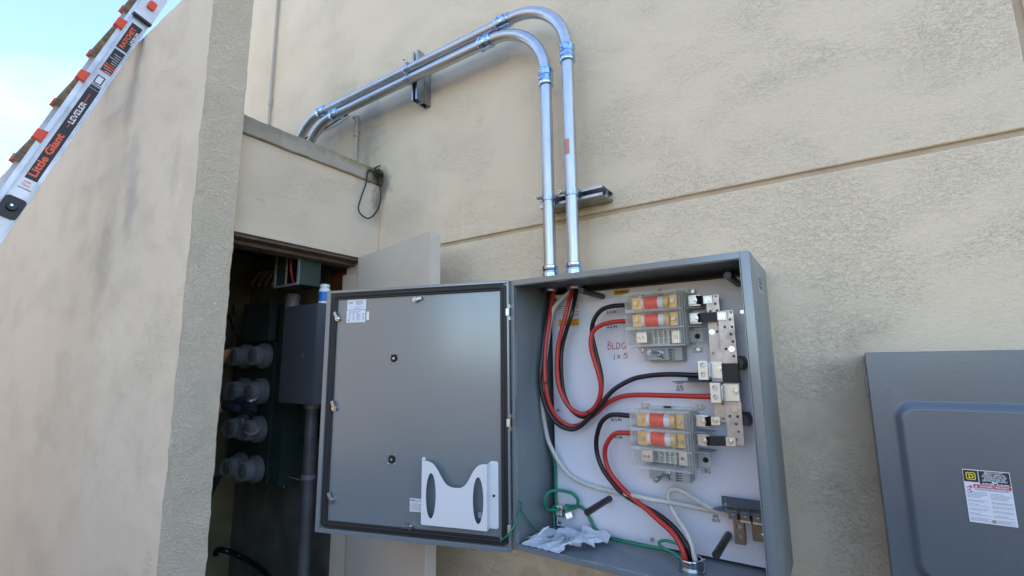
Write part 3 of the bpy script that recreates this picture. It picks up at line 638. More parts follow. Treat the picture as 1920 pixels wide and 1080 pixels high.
text('KDM', .0085, MDo @ Matrix.Translation((-.390, 1.0585, .0009)), M_INK, l3, bold=.0003, ext=.0001)
m = MB(MDo); lines(m, -.374, -.336, 1.056, 1.066, 2, .0018, .0009, seed=21); lines(m, -.388, -.336, 1.026, 1.054, 7, .0016, .0009, seed=22); m.build('small_print', M_LABG, l3, smooth=0)
m = MB(MDo); c = (-.040, .963); m.cyl((c[0], c[1], .0005), (c[0], c[1], .004), .008, seg=6); m.cyl((c[0], c[1], .004), (c[0]+.004, c[1]-.002, .030), .003, seg=10); m.build('ground_stud', M_BOLT, edoor)
# document pocket
pk = shape(
    [(-.330, .993)] + [(-.330, 1.206), (-.318, 1.2075), (-.305, 1.206)] +
    [Vector((p.x, p.y)) [:] for p in catmull([(-.305, 1.206, 0), (-.286, 1.198, 0), (-.268, 1.178, 0), (-.252, 1.153, 0), (-.236, 1.133, 0), (-.216, 1.1235, 0), (-.197, 1.122, 0), (-.178, 1.124, 0), (-.162, 1.134, 0), (-.147, 1.155, 0), (-.133, 1.180, 0), (-.116, 1.199, 0), (-.098, 1.206, 0)], 4)][1:] +
    [(-.082, 1.2065), (-.082, .989)],
    [circ(-.2935, 1.090, .0195, .0765, 32), circ(-.1145, 1.086, .0195, .0765, 32)], MDo @ Matrix.Translation((0, 0, .030)), .002, M_WPLAS, edoor, 'document_pocket')
m = MB(MDo); m.prism(rrect(-.083, -.050, .990, 1.212, .009), .0006, .003); m.prism(rrect(-.345, -.331, 1.0, 1.214, .006), .0006, .003)
m.box(-.084, -.0815, .990, 1.2065, .0031, .0288); m.box(-.3315, -.329, .994, 1.206, .0031, .0288); m.box(-.328, -.0845, .9895, .992, .0031, .0288)
m.build('pocket_flange', M_WPLAS, edoor)
for rv in ((-.0655, 1.098), (-.339, 1.11)): m = MB(MDo); m.cyl((*rv, .003), (*rv, .007), .0045, seg=12); m.build('rivet', M_BLACK, edoor)
m = MB(MDo); m.box(-.076, -.055, 1.086, 1.110, .0032, .0045, bev=.001); m.build('rivet_pad', M_WPLAS, edoor)
m = MB(MDo); rg = random.Random(3)
for k in range(7): m.ball((-.108+rg.uniform(-.008, .008), 1.024+rg.uniform(-.012, .016), .012), .008, (1, rg.uniform(.6, 1.4), .5), 6)
m.build('crumpled_wrapper', M_BAG, edoor)
# hinges
for py_ in (585, 792, 990):
    p = onY(957, py_, YE-.008); z_ = p.z
    m = MB(); m.box(X0-.003, X0+.0015, YE-.012, YE-.0032, z_+.014, z_+.028, bev=.001); m.box(X0-.003, X0+.0015, YE-.012, YE-.0032, z_-.030, z_-.016, bev=.001); m.cyl((X0-.0035, YE-.012, z_-.030), (X0-.0035, YE-.012, z_+.030), .0035, seg=10)
    hgo = m.build('hinge', M_BOLT, enc)
    m = MB(MDo); m.box(-.0135, -.0012, z_-.014, z_+.0125, .0142, .0185, bev=.001); m.build('hinge_leaf', M_ALU, hgo)

# ================================================================== FUSED SWITCHES
def fused_switch(loc, label):
    rt = thing('fused_switch', loc, label, 'fused switch', 'fused disconnect switches on the white panel')
    M = Matrix.Translation(loc)
    # local: x right, y negative towards the viewer, z up. rows of .0585
    Wd, RH = .192, .0585; rows = [2*RH, RH, 0]
    m = MB(M); m.box(.003, Wd-.022, -.040, -.001, .002, 3*RH-.002, bev=.002)
    for z in rows: m.box(.012, .05, -.052, -.0405, z+.010, z+RH-.010, bev=.002); m.box(.135, .168, -.052, -.0405, z+.010, z+RH-.010, bev=.002)
    m.build('base', M_TRAY, rt)
    m = MB(M)
    for z in (0, RH, 2*RH, 3*RH):
        m.box(.0, Wd-.004, -.132, -.0405, z-.0012, z+.0012); m.box(.0, .030, -.1352, -.1325, z-.006, z+.006, bev=.001); m.box(.0, Wd-.004, -.1352, -.1325, z-.0022, z+.0022, bev=.0008)
    m.box(-.0022, -.0002, -.132, -.004, 0, 3*RH)
    for k in range(4): m.box(.170+k*.0062, .1722+k*.0062, -.130+k*.006, -.008, .002, 3*RH-.002)
    m.build('frosted_housing', M_FROST, rt)
    for i, z in enumerate(rows):
        m = MB(M); z0, z1 = z+.0026, z+RH-.0026; f = -.133
        m.box(.001, .136, f, f+.0016, z0, z1, bev=.0006); m.box(.1365, .168, f+.0004, f+.002, z0+.001, z1-.001, bev=.0006)
        m.build('clear_cover', M_CLEAR, rt)
        m = MB(M)
        for e in ((.001, .168, z0, z0+.0018), (.001, .168, z1-.0018, z1)): m.box(e[0], e[1], f-.0012, f-.0001, e[2], e[3])
        for x in (.001, .134, .1655): m.box(x, x+.0020, f-.0014, f-.0002, z0+.002, z1-.002)
        m.build('cover_edge', M_FROST, rt)
        m = MB(M)
        for a in range(5):
            for c in range(4 if i == 2 else 2): m.cyl((.094+a*.0082, f-.0002, z1-.005-c*.0072), (.094+a*.0082, f-.0007, z1-.005-c*.0072), .0013, seg=6)
        m.build('vent_dots', M_HOLE, rt)
        if i < 2:
            zc = z+RH/2-.001; yc = -.092; r = .0215
            fu = MB(M); fu.lathe((.056, yc, zc), (1, 0, 0), [(0, r+.0008), (.046, r+.0008)], 28); fu = fu.build('fuse', M_FUSE, rt)
            m = MB(M); m.lathe((.046, yc, zc), (1, 0, 0), [(0, r), (.0097, r)], 28); m.lathe((.1023, yc, zc), (1, 0, 0), [(0, r), (.018, r)], 28); m.build('white_band', M_WPLAS, fu)
            m = MB(M); m.lathe((.1205, yc, zc), (1, 0, 0), [(0, r+.0015), (.001, r+.0022), (.017, r+.0022), (.018, r)], 28)
            m.box(.139, .163, yc-.012, yc-.006, zc-.021, zc+.021, bev=.001); m.box(.014, .0455, yc-.015, yc-.009, zc-.021, zc+.021, bev=.001); m.build('brass_cap', M_BRASS, fu)
            m = MB(M)
            for x in (.029, .151): m.cyl((x, yc-.015 if x < .1 else yc-.012, zc), (x, yc-.023, zc), .0068, seg=6)
            m.build('cap_bolt', M_BOLT, fu)
            mt = MB(M)
            for k in range(4):                       # print rows on the curved label
                for q in range(5):
                    a = R_(-52+q*24); x = .064+k*.0095; nx = Vector((0, -math.cos(a), math.sin(a))); c = Vector((x, yc, zc))+nx*(r+.0011); tz = Vector((0, math.sin(a), math.cos(a)))
                    hh = .0032 if (k+q) % 3 else .0018
                    mt.quad(c-tz*hh-Vector((.0009, 0, 0)), c-tz*hh+Vector((.0009, 0, 0)), c+tz*hh+Vector((.0009, 0, 0)), c+tz*hh-Vector((.0009, 0, 0)))
            mt.build('fuse_print', mat('dark red fuse print', (.30, .03, .02), .5), fu, smooth=0)
        else:
            m = MB(M); m.box(.020, .056, -.098, -.053, z+.012, z+RH-.010, bev=.002); m.box(.134, .163, -.080, -.053, z+.008, z+RH-.008, bev=.002); m.build('lug_block', M_ALU, rt)
            m = MB(M)
            for x in (.031, .044): m.cyl((x, -.098, z+.03), (x, -.101, z+.03), .0048, seg=14)
            m.cyl((.147, -.080, z+.03), (.147, -.085, z+.03), .006, seg=14)
            m.build('lug_screw', M_BOLT, rt)
            m = MB(M)
            for k in range(4): m.box(.066+k*.017, .070+k*.017, -.06, -.0408, z+.006, z+RH-.006)
            m.box(.062, .13, -.058, -.0408, z+.028, z+.0305); m.build('tray_rib', M_TRAY, rt)
        # terminal tongue on the right
        m = MB(M); zc = z+RH/2; m.prism([(.186, zc-.020), (.222, zc-.020), (.229, zc-.012), (.229, zc+.012), (.222, zc+.020), (.186, zc+.020)], 0, .003) if False else m.box(.190, .228, -.064, -.060, zc-.019, zc+.019, bev=.004); m.build('terminal', M_ALU if i < 2 else M_FROST, rt)
        m = MB(M); m.cyl((.212, -.0645, zc), (.212, -.0665, zc), .0085, seg=18); m.cyl((.212, -.0666, zc), (.212, -.076, zc), .0055, seg=6); m.build('terminal_bolt', M_BOLT if i < 2 else M_HOLE, rt)
    # ears
    for x, z in ((.014, 3*RH+.006), (.196, 3*RH+.008), (.200, -.012), (.014, -.008)):
        m = MB(M); m.box(x-.02, x+.012, -.012, -.0005, z-.010, z+.008, bev=.004); ear = m.build('mounting_ear', M_FROST, rt)
        m = MB(M); m.cyl((x, -.0125, z), (x, -.017, z), .006, seg=14); m.build('screw', M_BOLT, ear)
    m = MB(M); m.box(.02, .19, -.010, -.001, 3*RH+.001, 3*RH+.008, bev=.001); m.build('top_rail', M_FROST, rt)
    m = MB(M); m.box(.075, .100, -.014, -.0102, 3*RH+.002, 3*RH+.008); m.build('slot', M_HOLE, rt)
    # phase barriers
    for z in (RH, 2*RH):
        for s_ in (0, 1):
            m = MB(M @ Matrix.Translation((0, 0, z-.0008)))
            x0, x1 = (-.040, -.003) if s_ == 0 else (.194, .246)
            poly = [(x1, -.015), (x1, -.105), (x0+.006, -.055), (x0, -.02)] if s_ == 0 else [(x0, -.115), (x1-.012, -.110), (x1, -.045), (x0, -.03)]
            m.prism(poly, 0, .0016); m.build('phase_barrier', M_SHIELDL, rt, smooth=0)
    # mechanism
    m = MB(M); m.box(.030, .160, -.062, -.001, -.048, -.003, bev=.002); m.box(.046, .118, -.070, -.0622, -.045, -.004, bev=.001); mech = m.build('mechanism_box', M_MECH, rt)
    m = MB(M)
    for k in range(5): m.box(.120, .128, -.0640, -.0623, -.012-k*.0075-.002, -.012-k*.0075+.001)
    for k in range(5): m.box(.131, .135, -.0636, -.0623, -.012-k*.0075-.002, -.012-k*.0075+.001)
    m.cyl((.098, -.0703, -.038), (.098, -.0712, -.038), .003, seg=10); m.cyl((.106, -.0703, -.039), (.106, -.0712, -.039), .0016, seg=8); m.build('slits', M_HOLE, mech, smooth=0)
    m = MB(M); m.lathe((.090, -.0703, -.022), (0, -1, 0), [(0, .013), (.006, .013), (.008, .009), (.012, .009)], 20); m.build('hub', M_STRUT, mech)
    m = MB(M); m.cyl((.090, -.080, -.022), (.090, -.170, -.022), .0048, seg=12); m.cyl((.090, -.160, -.022), (.090, -.182, -.022), .0085, seg=8); m.cyl((.090, -.182, -.022), (.090, -.192, -.022), .004, seg=10); m.cyl((.083, -.188, -.022), (.097, -.188, -.022), .0015, seg=6); m.build('shaft', M_STRUT, mech)
    return rt
M_SHIELDL = mat('thin grey barrier', (.33, .35, .37), .4)
fused_switch(Vector((-.5765, PY, 1.602)), 'upper fused switch with two orange fuses behind clear covers')
fused_switch(Vector((-.5785, PY, 1.2185)), 'lower fused switch with two orange fuses, its shaft pointing down-left')

# ================================================================== BUSBARS
def busbar(name, x0, x1, z0, z1, y, t, label, holes, bolts, link, lug, mirror):
    rt = thing(name, ((x0+x1)/2, y+t, z0), label, 'busbar', 'flat drilled busbars at the right of the panel')
    M = frame((0, y+t/2, 0), (1, 0, 0), (0, 0, 1))
    b_ = shape([(x0, z0), (x1, z0), (x1, z1), (x0, z1)], [circ(hx, hz, .0042, n=14) for hx, hz in holes], M, t, M_TIN, rt, 'bar', bevel=.0004)
    for hx, hz in bolts:
        m = MB(); m.cyl((hx, y-.0002, hz), (hx, y-.0022, hz), .0088, seg=20); m.cyl((hx, y-.0023, hz), (hx, y-.004, hz), .0035, seg=6); m.build('mounting_screw', M_BOLT, rt)
    return rt
YL, YR2 = -.180, -.207
def hl(pts, y): return [(onY(px, py, y).x, onY(px, py, y).z) for px, py in pts]
c4 = lambda x, y: (1300+x/6.75, 540+y/6.75)
hL = hl([c4(*p) for p in ((289, 107), (277, 199), (216, 292), (303, 285), (304, 552), (252, 828), (318, 463))], YL)
c3 = lambda x, y: (1230+x/4.91, 640+y/4.91)
hL += hl([c3(612, 575), c3(620, 712)], YL)
bolL = hl([c4(236, 557)], YL)
hR = hl([c4(*p) for p in ((478, 306), (463, 399), (490, 492), (397, 494), (475, 585), (502, 677), (414, 772), (514, 864))] + [c3(743, 551), c3(751, 692), c3(681, 690), c3(739, 762), c3(761, 832), c3(738, 903)], YR2)
bolR = hl([c4(486, 772), c3(730, 621)], YR2)
bl = busbar('busbar', -.3320, -.2935, onY(1345, 790, YL).z, onY(1335, 553, YL).z, YL, .006, 'left drilled metal busbar with the black cable lug clamped to it', hL, bolL, None, None, 0)
br = busbar('busbar', -.2945, -.2500, onY(1375, 834, YR2).z, onY(1362, 582, YR2).z, YR2, .006, 'right drilled metal busbar, nearer the enclosure side, wrapped with black tape', hR, bolR, None, None, 0)
for rt, y, xz in ((bl, YL, ((-.313, 1.60), (-.313, 1.45))), (br, YR2, ((-.262, 1.545), (-.262, 1.375)))):
    for x, z in xz:
        m = MB(); m.lathe((x+.012, PY-.0005, z), (0, -1, 0), [(0, .018), (.012, .0185), (.02, .024), (.03, .024), (abs(y-PY)-.008, .0175)], 6); m.build('standoff_insulator', M_BLACK, rt, smooth=0)
def tape(x0, x1, y0, y1, z0, z1, rt, nm='black_tape', mt=None):
    m = MB(); m.box(x0, x1, y0, y1, z0, z1, bev=.0015); return m.build(nm, mt or M_RUB, rt)
tape(-.296, -.2482, YR2-.0035, YR2+.0095, onY(1370, 718, YR2).z, onY(1370, 681, YR2).z, br)
# links from the switches to the bars
TX, TYY = -.5765+.212, PY-.067
def link(z_sw, xb, zb, yb, rt, diag=0):
    # bare tongue, insulated middle, bare end bolted to the bar
    a = TX-.012; b_ = xb
    m = MB(); y0 = TYY-.0055
    prof = [Vector((a-.006, y0, z_sw)), Vector((a+.022, y0, z_sw)), Vector((a+.032, yb-.004, (z_sw+zb)/2)), Vector((b_+.014, yb-.004, zb))]
    def strip(P, hh, t, mt, nm):
        q = MB(); 
        for A, B in zip(P, P[1:]):
            up = Vector((0, 0, hh)); d = (B-A).normalized(); n_ = d.cross(Vector((0, 0, 1))).normalized()*t
            vs = [A-up, B-up, B+up, A+up]; f = [q.bm.verts.new(v+n_) for v in vs]; g_ = [q.bm.verts.new(v-n_) for v in vs]
            q.bm.faces.new(f); q.bm.faces.new(g_[::-1])
            for k in range(4): q.bm.faces.new((f[k], f[(k+1) % 4], g_[(k+1) % 4], g_[k]))
        return q.build(nm, mt, rt, smooth=0)
    lk = strip(prof, .0125, .0012, M_ALU, 'link')
    P2 = [prof[1]+Vector((-.004, 0, 0)), prof[1], prof[2], Vector((b_-.013, yb-.004, zb))]
    s2 = strip(P2, .0140, .0024, M_RUB, 'link_insulation'); s2.parent = lk
    for x, y, z in ((TX, y0-.001, z_sw), (b_, yb-.0052, zb)):
        m = MB(); m.cyl((x, y, z), (x, y-.0018, z), .0088, seg=20); m.cyl((x, y-.0019, z), (x, y-.008, z), .0062, seg=6); m.cyl((x, y-.008, z), (x, y-.012, z), .0034, seg=10); m.build('bolt', M_BOLT, lk)
pLT = onY(1327, 562.5, YL); pRT = onY(1354, 593, YR2)
zu, zl = 1.602, 1.2185
link(zu+.0585*2.5, pLT.x+.001, pLT.z, YL-.002, bl); link(zu+.0585*1.5, pRT.x, pRT.z, YR2-.002, br)
pLB = onY(1342, 788, YL); pRB = onY(1370.5, 827, YR2)
link(zl+.0585*2.5, pLB.x, pLB.z, YL-.002, bl); link(zl+.0585*1.5, pRB.x, pRB.z, YR2-.002, br)
def lug(xa, xb, zc, y, rt):
    """two-barrel lug block and its bolted tongue; xa left edge, xb right edge"""
    m = MB(); m.box(xa+.029, xb, y-.006, y-.0005, zc-.026, zc+.026, bev=.001); lg = m.build('lug', M_ALU, rt)
    blk = shape([(xa, zc-.029), (xa+.028, zc-.029), (xa+.028, zc+.029), (xa, zc+.029)], [circ(xa+.014, zc+.0145, .0082, n=20), circ(xa+.014, zc-.0135, .0082, n=20)], frame((0, y-.022, 0), (1, 0, 0), (0, 0, 1)), .026, M_ALU, lg, 'lug_barrel', bevel=.0006)
    m = MB()
    for dz_ in (.0145, -.0135): m.cyl((xa+.014, y-.010, zc+dz_), (xa+.014, y-.028, zc+dz_), .0072, seg=18); 
    m.build('set_screw', M_STRUT, lg)
    m = MB(); m.box(xa+.0285, xa+.034, y-.030, y-.0065, zc-.022, zc+.022, bev=.001); m.build('lug_web', M_STRUT, lg)
    m = MB(); c = (xb-.010, zc+.003); m.cyl((c[0], y-.0062, c[1]), (c[0], y-.0082, c[1]), .0100, seg=20); m.cyl((c[0], y-.0083, c[1]), (c[0], y-.016, c[1]), .0068, seg=6); m.cyl((c[0], y-.016, c[1]), (c[0], y-.022, c[1]), .004, seg=10); m.build('bolt', M_BOLT, lg)
lug(-.3635, -.2945, onY(1320, 694, YL-.02).z, YL-.001, bl)
lug(-.3265, -.2510, onY(1345, 736, YR2-.02).z, YR2-.001, br)
sh = thing('phase_shield', (-.37, PY, 1.48), 'flat blue-grey shield sticking out between the black and the red cable lugs', 'barrier')
m = MB(Matrix.Translation((0, 0, onY(1300, 716, YL-.03).z))); m.prism([(-.452, -.20), (-.432, -.235), (-.38, -.235), (-.255, -.235), (-.255, PY-.0005), (-.41, PY-.0005)], -.001, .001); m.build('plate', M_SHIELD, sh, smooth=0)
m = MB(); zz = onY(1300, 716, YL-.03).z; m.box(-.42, -.27, PY-.003, PY-.0006, zz+.0012, zz+.018); m.build('flange', M_SHIELD, sh, smooth=0)

# neutral bar, bronze
nbx = thing('neutral_bar', (-.25, PY, 1.02), 'dull bronze neutral bar with lugs behind the enclosure right edge', 'neutral bar')
YN = -.175
p = lambda x, y, d=0: onY(x, y, YN+d)
a, b_ = p(1398, 985), p(1440, 1019)
m = MB(); m.box(a.x+.016, X1-.025, YN, YN+.006, 1.030, 1.100, bev=.001); m.build('bar', M_BRONZE, nbx)
xl_ = p(1380, 1000).x
shape([(xl_, 1.022), (xl_+.028, 1.022), (xl_+.028, 1.090), (xl_, 1.090)], [circ(xl_+.0145, 1.070, .0085, n=20), circ(xl_+.0145, 1.042, .0085, n=20)], frame((0, YN-.014, 0), (1, 0, 0), (0, 0, 1)), .022, M_BRONZE, nbx, 'lug', bevel=.0006)
m = MB()
for z in (1.070, 1.042): m.cyl((xl_+.0145, YN-.006, z), (xl_+.0145, YN-.016, z), .0075, seg=18)
m.build('set_screw', M_STRUT, nbx)
for k in range(3):
    x = xl_-.010+k*.033; m = MB(); m.box(x, x+.024, YN-.040, YN-.004, 1.0925, 1.116, bev=.0012); lg = m.build('terminal', M_BRONZE, nbx)
    m = MB(); m.cyl((x+.012, YN-.0402, 1.104), (x+.012, YN-.043, 1.104), .0078, seg=18); m.cyl((x+.012, YN-.0431, 1.104), (x+.012, YN-.045, 1.104), .003, seg=6); m.build('terminal_screw', M_BOLT, lg)
    if k: m = MB(); m.box(x-.002, x+.026, YN-.036, YN-.006, 1.0865, 1.092, bev=.001); m.build('pressure_plate', M_ALU, lg)
m = MB(); m.cyl((-.226, YN-.0003, 1.052), (-.226, YN-.008, 1.052), .0065, seg=6); m.cyl((-.226, YN-.008, 1.052), (-.226, YN-.016, 1.052), .0035, seg=10); m.build('bolt', M_BOLT, nbx)
ns = thing('neutral_shield', (-.27, PY, 1.13), 'dark blue-grey angle shield fixed above the bronze neutral bar', 'shield')
a = onY(1354, 928, PY-.045); 
m = MB(); zt_ = onY(1353, 929, -.17).z; zb_ = onY(1353, 947, -.17).z; xa = onY(1353, 935, -.17).x
m.box(xa, X1-.028, -.1725, -.170, zb_, zt_, bev=.0006); m.box(xa, X1-.028, -.1695, PY-.0008, zb_, zb_+.002, bev=.0005); m.prism([(0, 0)]*0 or [(xa-.02, -.215), (xa, -.222), (X1-.028, -.222), (X1-.028, -.1728), (xa-.006, -.1728)], zb_-.0035, zb_-.0015); m.build('angle_plate', M_SHIELD, ns, smooth=0)
for z in (zt_-.008, zb_+.006): m = MB(); m.cyl((xa+.011, -.1726, z), (xa+.011, -.1740, z), .0042, seg=14); m.build('rivet', M_BOLT, ns)
# ground lugs, lower left
gl = thing('ground_lug', (-.9, PY, 1.0), 'pair of small silver ground lugs at the lower left of the white panel', 'ground lug')
for (px, py, rot, n_) in ((1050, 957, 0, 2), (1066, 966, -20, 1)):
    c = onY(px, py, PY-.02); m = MB(Matrix.Translation(c) @ Matrix.Rotation(R_(rot), 4, 'Y') @ Matrix.Rotation(R_(35 if n_ == 1 else 10), 4, 'Z'))
    hh = .020 if n_ == 2 else .011
    m.box(-.013, .013, -.016, .016, -hh, hh, bev=.002); lg = m.build('lug', M_ALU, gl)
    m = MB(Matrix.Translation(c) @ Matrix.Rotation(R_(rot), 4, 'Y') @ Matrix.Rotation(R_(35 if n_ == 1 else 10), 4, 'Z'))
    for x in (-.006, .006):
        for z in ((-.013, .011) if n_ == 2 else (0,)): m.cyl((x, -.0162, z), (x, -.0195, z), .0046, seg=12)
    m.build('screw', M_BOLT, lg)
    m = MB(Matrix.Translation(c) @ Matrix.Rotation(R_(rot), 4, 'Y') @ Matrix.Rotation(R_(35 if n_ == 1 else 10), 4, 'Z'))
    for y in (-.007, .007): m.cyl((.0131, y, 0), (.0138, y, 0), .0052, seg=14)
    m.build('wire_hole', M_HOLE, lg)

# ================================================================== CABLES in the enclosure
def path(seq):
    out = []
    for s_ in seq:
        out.append(onY(s_[0], s_[1], s_[2]) if len(s_) == 3 else Vector(s_[0]))
    return out
RP = .0083
GC = 'power cables curving across the white panel'
def bush(x, dx, dy): return (Vector((x+dx, YC+dy, 1.90)),)
cable('power_cable', path([bush(xA, -.012, .0), (1032, 548, YC-.005), (1026, 590, -.17), (1019, 640, -.20), (1014, 690, -.22), (1013.5, 723, -.22), (1024, 764, -.21), (1043.6, 793, -.20), (1069, 805, -.19), (1088, 799, -.185), (1110, 777.5, -.185), (1127, 758, -.19), (1150.6, 731, -.19), (1183.7, 712, -.185), (1213, 705, -.185), (1250, 702, -.19), (1290, 703, -.2), (1316, 704, -.2)]), RP, M_CBLK, 'long black power cable sweeping from the left conduit to the upper right lug', 'cable', GC)
cable('power_cable', path([bush(xA, .008, -.006), (1037, 548, YC-.008), (1030, 600, -.185), (1023, 650, -.20), (1021, 690, -.21), (1024, 729, -.21), (1032, 762, -.20), (1047.5, 786, -.18), (1069, 799, -.16), (1088, 796, -.155), (1104, 785, -.155), (1121.4, 771.7, -.16), (1139, 756, -.17), (1164, 744, -.17), (1193, 740.5, -.18), (1250, 741.5, -.2), (1300, 743, -.215), (1340, 743.5, -.225)]), RP, M_CRED, 'long red power cable sweeping from the left conduit to the lower right lug', 'cable', GC)
cable('power_cable', path([bush(xB, -.010, -.006), (1074, 540, YC-.012), (1066.5, 567, -.19), (1059, 597, -.20), (1049, 635, -.20), (1044.8, 665, -.20), (1044.8, 700, -.20), (1049.5, 729, -.2), (1062, 756, -.195), (1078.6, 772, -.19), (1096, 776, -.185), (1113.7, 765, -.185), (1124, 746.4, -.19), (1126.5, 723, -.195), (1121.4, 697.8, -.20), (1112, 668, -.205), (1107.5, 644.4, -.21), (1111, 624.4, -.21), (1124, 611.5, -.21), (1146, 604.5, -.215), (1178, 602, -.22)]), RP, M_CRED, 'red power cable looping down from the right conduit and up to the second upper fuse', 'cable', GC)
cable('power_cable', path([bush(xB, .010, -.004), (1081, 540, YC-.006), (1073, 584, -.19), (1062, 620, -.185), (1054.5, 649, -.18), (1052, 682, -.18), (1055.5, 729, -.175), (1066, 760, -.17), (1081, 776.5, -.165), (1095, 781, -.16), (1112, 772, -.16), (1124, 750, -.165), (1128, 722, -.17), (1126, 697, -.175), (1116, 656, -.18), (1110, 626, -.185), (1113, 602, -.195), (1126, 583, -.20), (1146, 574.5, -.21), (1178, 572, -.22)]), RP, M_CBLK, 'black power cable looping beside the red one up to the topmost fuse', 'cable', GC)
cable('power_cable', path([(1185, 780, -.20), (1154.5, 777.5, -.20), (1139, 781, -.195), (1126, 795, -.19), (1118.5, 822, -.18), (1119.5, 849.5, -.175), (1129, 876.7, -.175), (1143, 898, -.175), (1163, 921, -.175), (1190, 940, -.18), (1221, 957.5, -.19), (1244, 972, -.20), (1264.4, 990, -.215), (1280.7, 1010.7, -.23), (1291, 1031, -.238), (Vector((hubx+.004, huby+.012, .93)),), (Vector((hubx+.004, huby+.012, .86)),)]), RP, M_CBLK, 'black power cable dropping from the topmost lower fuse to the floor hub', 'cable', GC)
cable('power_cable', path([(1187, 812.5, -.20), (1158, 812, -.20), (1144, 822, -.195), (1135, 840, -.19), (1135, 861, -.185), (1142, 882.6, -.185), (1153, 899, -.185), (1171, 919, -.19), (1191, 937.4, -.195), (1215.5, 957.8, -.205), (1239, 979, -.22), (1260.4, 998.5, -.235), (1274.6, 1020, -.245), (1283, 1042, -.25), (Vector((hubx-.012, huby-.008, .93)),), (Vector((hubx-.012, huby-.008, .86)),)]), RP, M_CRED, 'red power cable dropping from the second lower fuse to the floor hub', 'cable', GC)
cable('power_cable', path([(1206, 950, -.18), (1232, 962, -.185), (1256, 982, -.19), (1276, 1004, -.205), (1288, 1028, -.225), (Vector((hubx-.003, huby+.002, .935)),), (Vector((hubx-.003, huby+.002, .86)),)]), .0065, M_CBLK, 'short black cable end tucked behind the red one near the floor hub', 'cable', GC)
RN = .0080
cable('neutral_cable', path([bush(xB, .0, .008), (1078, 537, YC+.004), (1066.7, 548, -.155), (1054, 560, -.16), (1042, 573, -.165), (1035.6, 585, -.17), (1031, 610, -.175), (1024, 660, -.18), (1017, 710, -.185), (1017, 760, -.185), (1021, 791, -.18), (1028, 826, -.17), (1041.7, 855, -.16), (1049, 868, -.155), (1066, 889, -.15), (1088, 903, -.15), (1115, 913.5, -.15), (1144, 920.6, -.15), (1200, 932, -.205), (1217, 936.2, -.21), (1248.5, 941, -.195), (1291, 948.5, -.16), (1335.6, 957.8, -.155), (1365, 962.4, -.16), (1385, 966, -.185)]), RN, M_CWHT, 'long white neutral cable running down the left side and across to the bronze bar', 'cable', 'white neutral cables')
cable('neutral_cable', path([(Vector((hubx+.018, huby, .86)),), (Vector((hubx+.018, huby, .935)),), (1300, 1036, -.235), (1297, 1022, -.23), (1287.4, 998.5, -.215), (1270.7, 972.6, -.195), (1258.2, 950, -.18), (1252.5, 933.7, -.175), (1255, 921.5, -.175), (1264, 917.5, -.175), (1278, 920.8, -.175), (1294.8, 930, -.18), (1317, 944.3, -.18), (1337.4, 955, -.185), (1356, 962, -.19), (1382, 968, -.20)]), RN, M_CWHT, 'short white neutral cable rising from the floor hub in a tight bend', 'cable', 'white neutral cables')
GG = 'green ground wires'
cable('ground_wire', path([bush(xA, .0, .012), (1031, 560, -.14), (1022, 620, -.15), (1014, 700, -.16), (1013, 750, -.16), (1018, 785, -.15), (1030, 830, -.14), (1040, 868, -.137), (1041.5, 900, -.137), (1042, 935, -.14), (1045, 948, -.145)]), .0058, M_CGRN, 'green ground wire running down the left panel edge behind the big cables', 'wire', GG)
cable('ground_wire', path([(1060, 947, -.145), (1071, 949, -.14), (1086.5, 949.5, -.14), (1097.5, 957, -.14), (1107, 974.4, -.14), (1116.4, 991.7, -.14), (1130.6, 1004, -.15), (1151, 1012, -.17), (1180, 1017.5, -.19), (1208, 1023, -.2), (1240, 1029, -.21), (1266, 1038, -.23), (1282, 1050, -.245)]), .0056, M_CGRN, 'green ground wire curving past the black rod and along the floor to the hub', 'wire', GG)
cable('ground_wire', path([(1284, 1052, -.25), (1263, 1037, -.25), (1246.7, 1029, -.25), (1236.5, 1020.7, -.25), (1237.8, 1015.3, -.25), (1250, 1013.7, -.25), (1267, 1018.5, -.245), (1277, 1024, -.24)]), .0046, M_CGRN, 'small green wire bent back on itself beside the floor hub', 'wire', GG)
cable('ground_wire', path([(1050, 955, -.165), (1038, 956, -.18), (1027.5, 955.5, -.2), (1021.5, 946, -.215), (1022.5, 932, -.215), (1028.5, 923.5, -.205), (1041, 919.5, -.19), (1058, 920.5, -.17), (1074, 926, -.155), (1083, 936.6, -.15), (1082.3, 947, -.15), (1074, 953.3, -.15), (1061, 954.7, -.155)]), .0058, M_CGRN, 'green ground wire making a loop around the silver ground lugs', 'wire', GG)
h0 = onX(972, 938, X0+T+.002)
cable('bond_wire', [h0, h0+Vector((.018, -.004, -.01)), onX(977, 949, X0+.03), onX(975, 960, X0+.02), onY(967, 979, YE-.012), onY(955, 1000, YE-.035), MDo @ Vector((-.034, .961, .022))], .0030, M_CGRN, 'thin green bond wire running from the box side to the door stud', 'wire', GG)
cable('bond_wire', [onX(977, 957, X0+.018), onX(986.7, 971, X0+.022), onX(1002, 990.6, X0+.022), onX(1016, 1002, X0+.035), onZ(1029, 1007, .965), onZ(1037, 1004, .967), onY(1039.5, 987, -.20), onY(1038.5, 967, -.19), onY(1037, 952, -.175), onY(1042, 946.5, -.165)], .0028, M_CGRN, 'thin green bond wire dipping over the plastic bag up to the lugs', 'wire', GG)
def ziptie(px, py, y, r, d, label):
    m = MB(); c = onY(px, py, y); m.lathe(c-Vector(d).normalized()*.0025, d, [(0, r), (0, r+.0016), (.005, r+.0016), (.005, r), (0, r)], 20, cap=False); e = c+Vector((.9, -.3, 0)).normalized()*(r+.001); m.tube([e, e+Vector((.012, -.006, .002))], .0014, 6, world=True); tag(m.build('cable_tie', M_BLACK), label, 'cable tie', 'black cable ties')
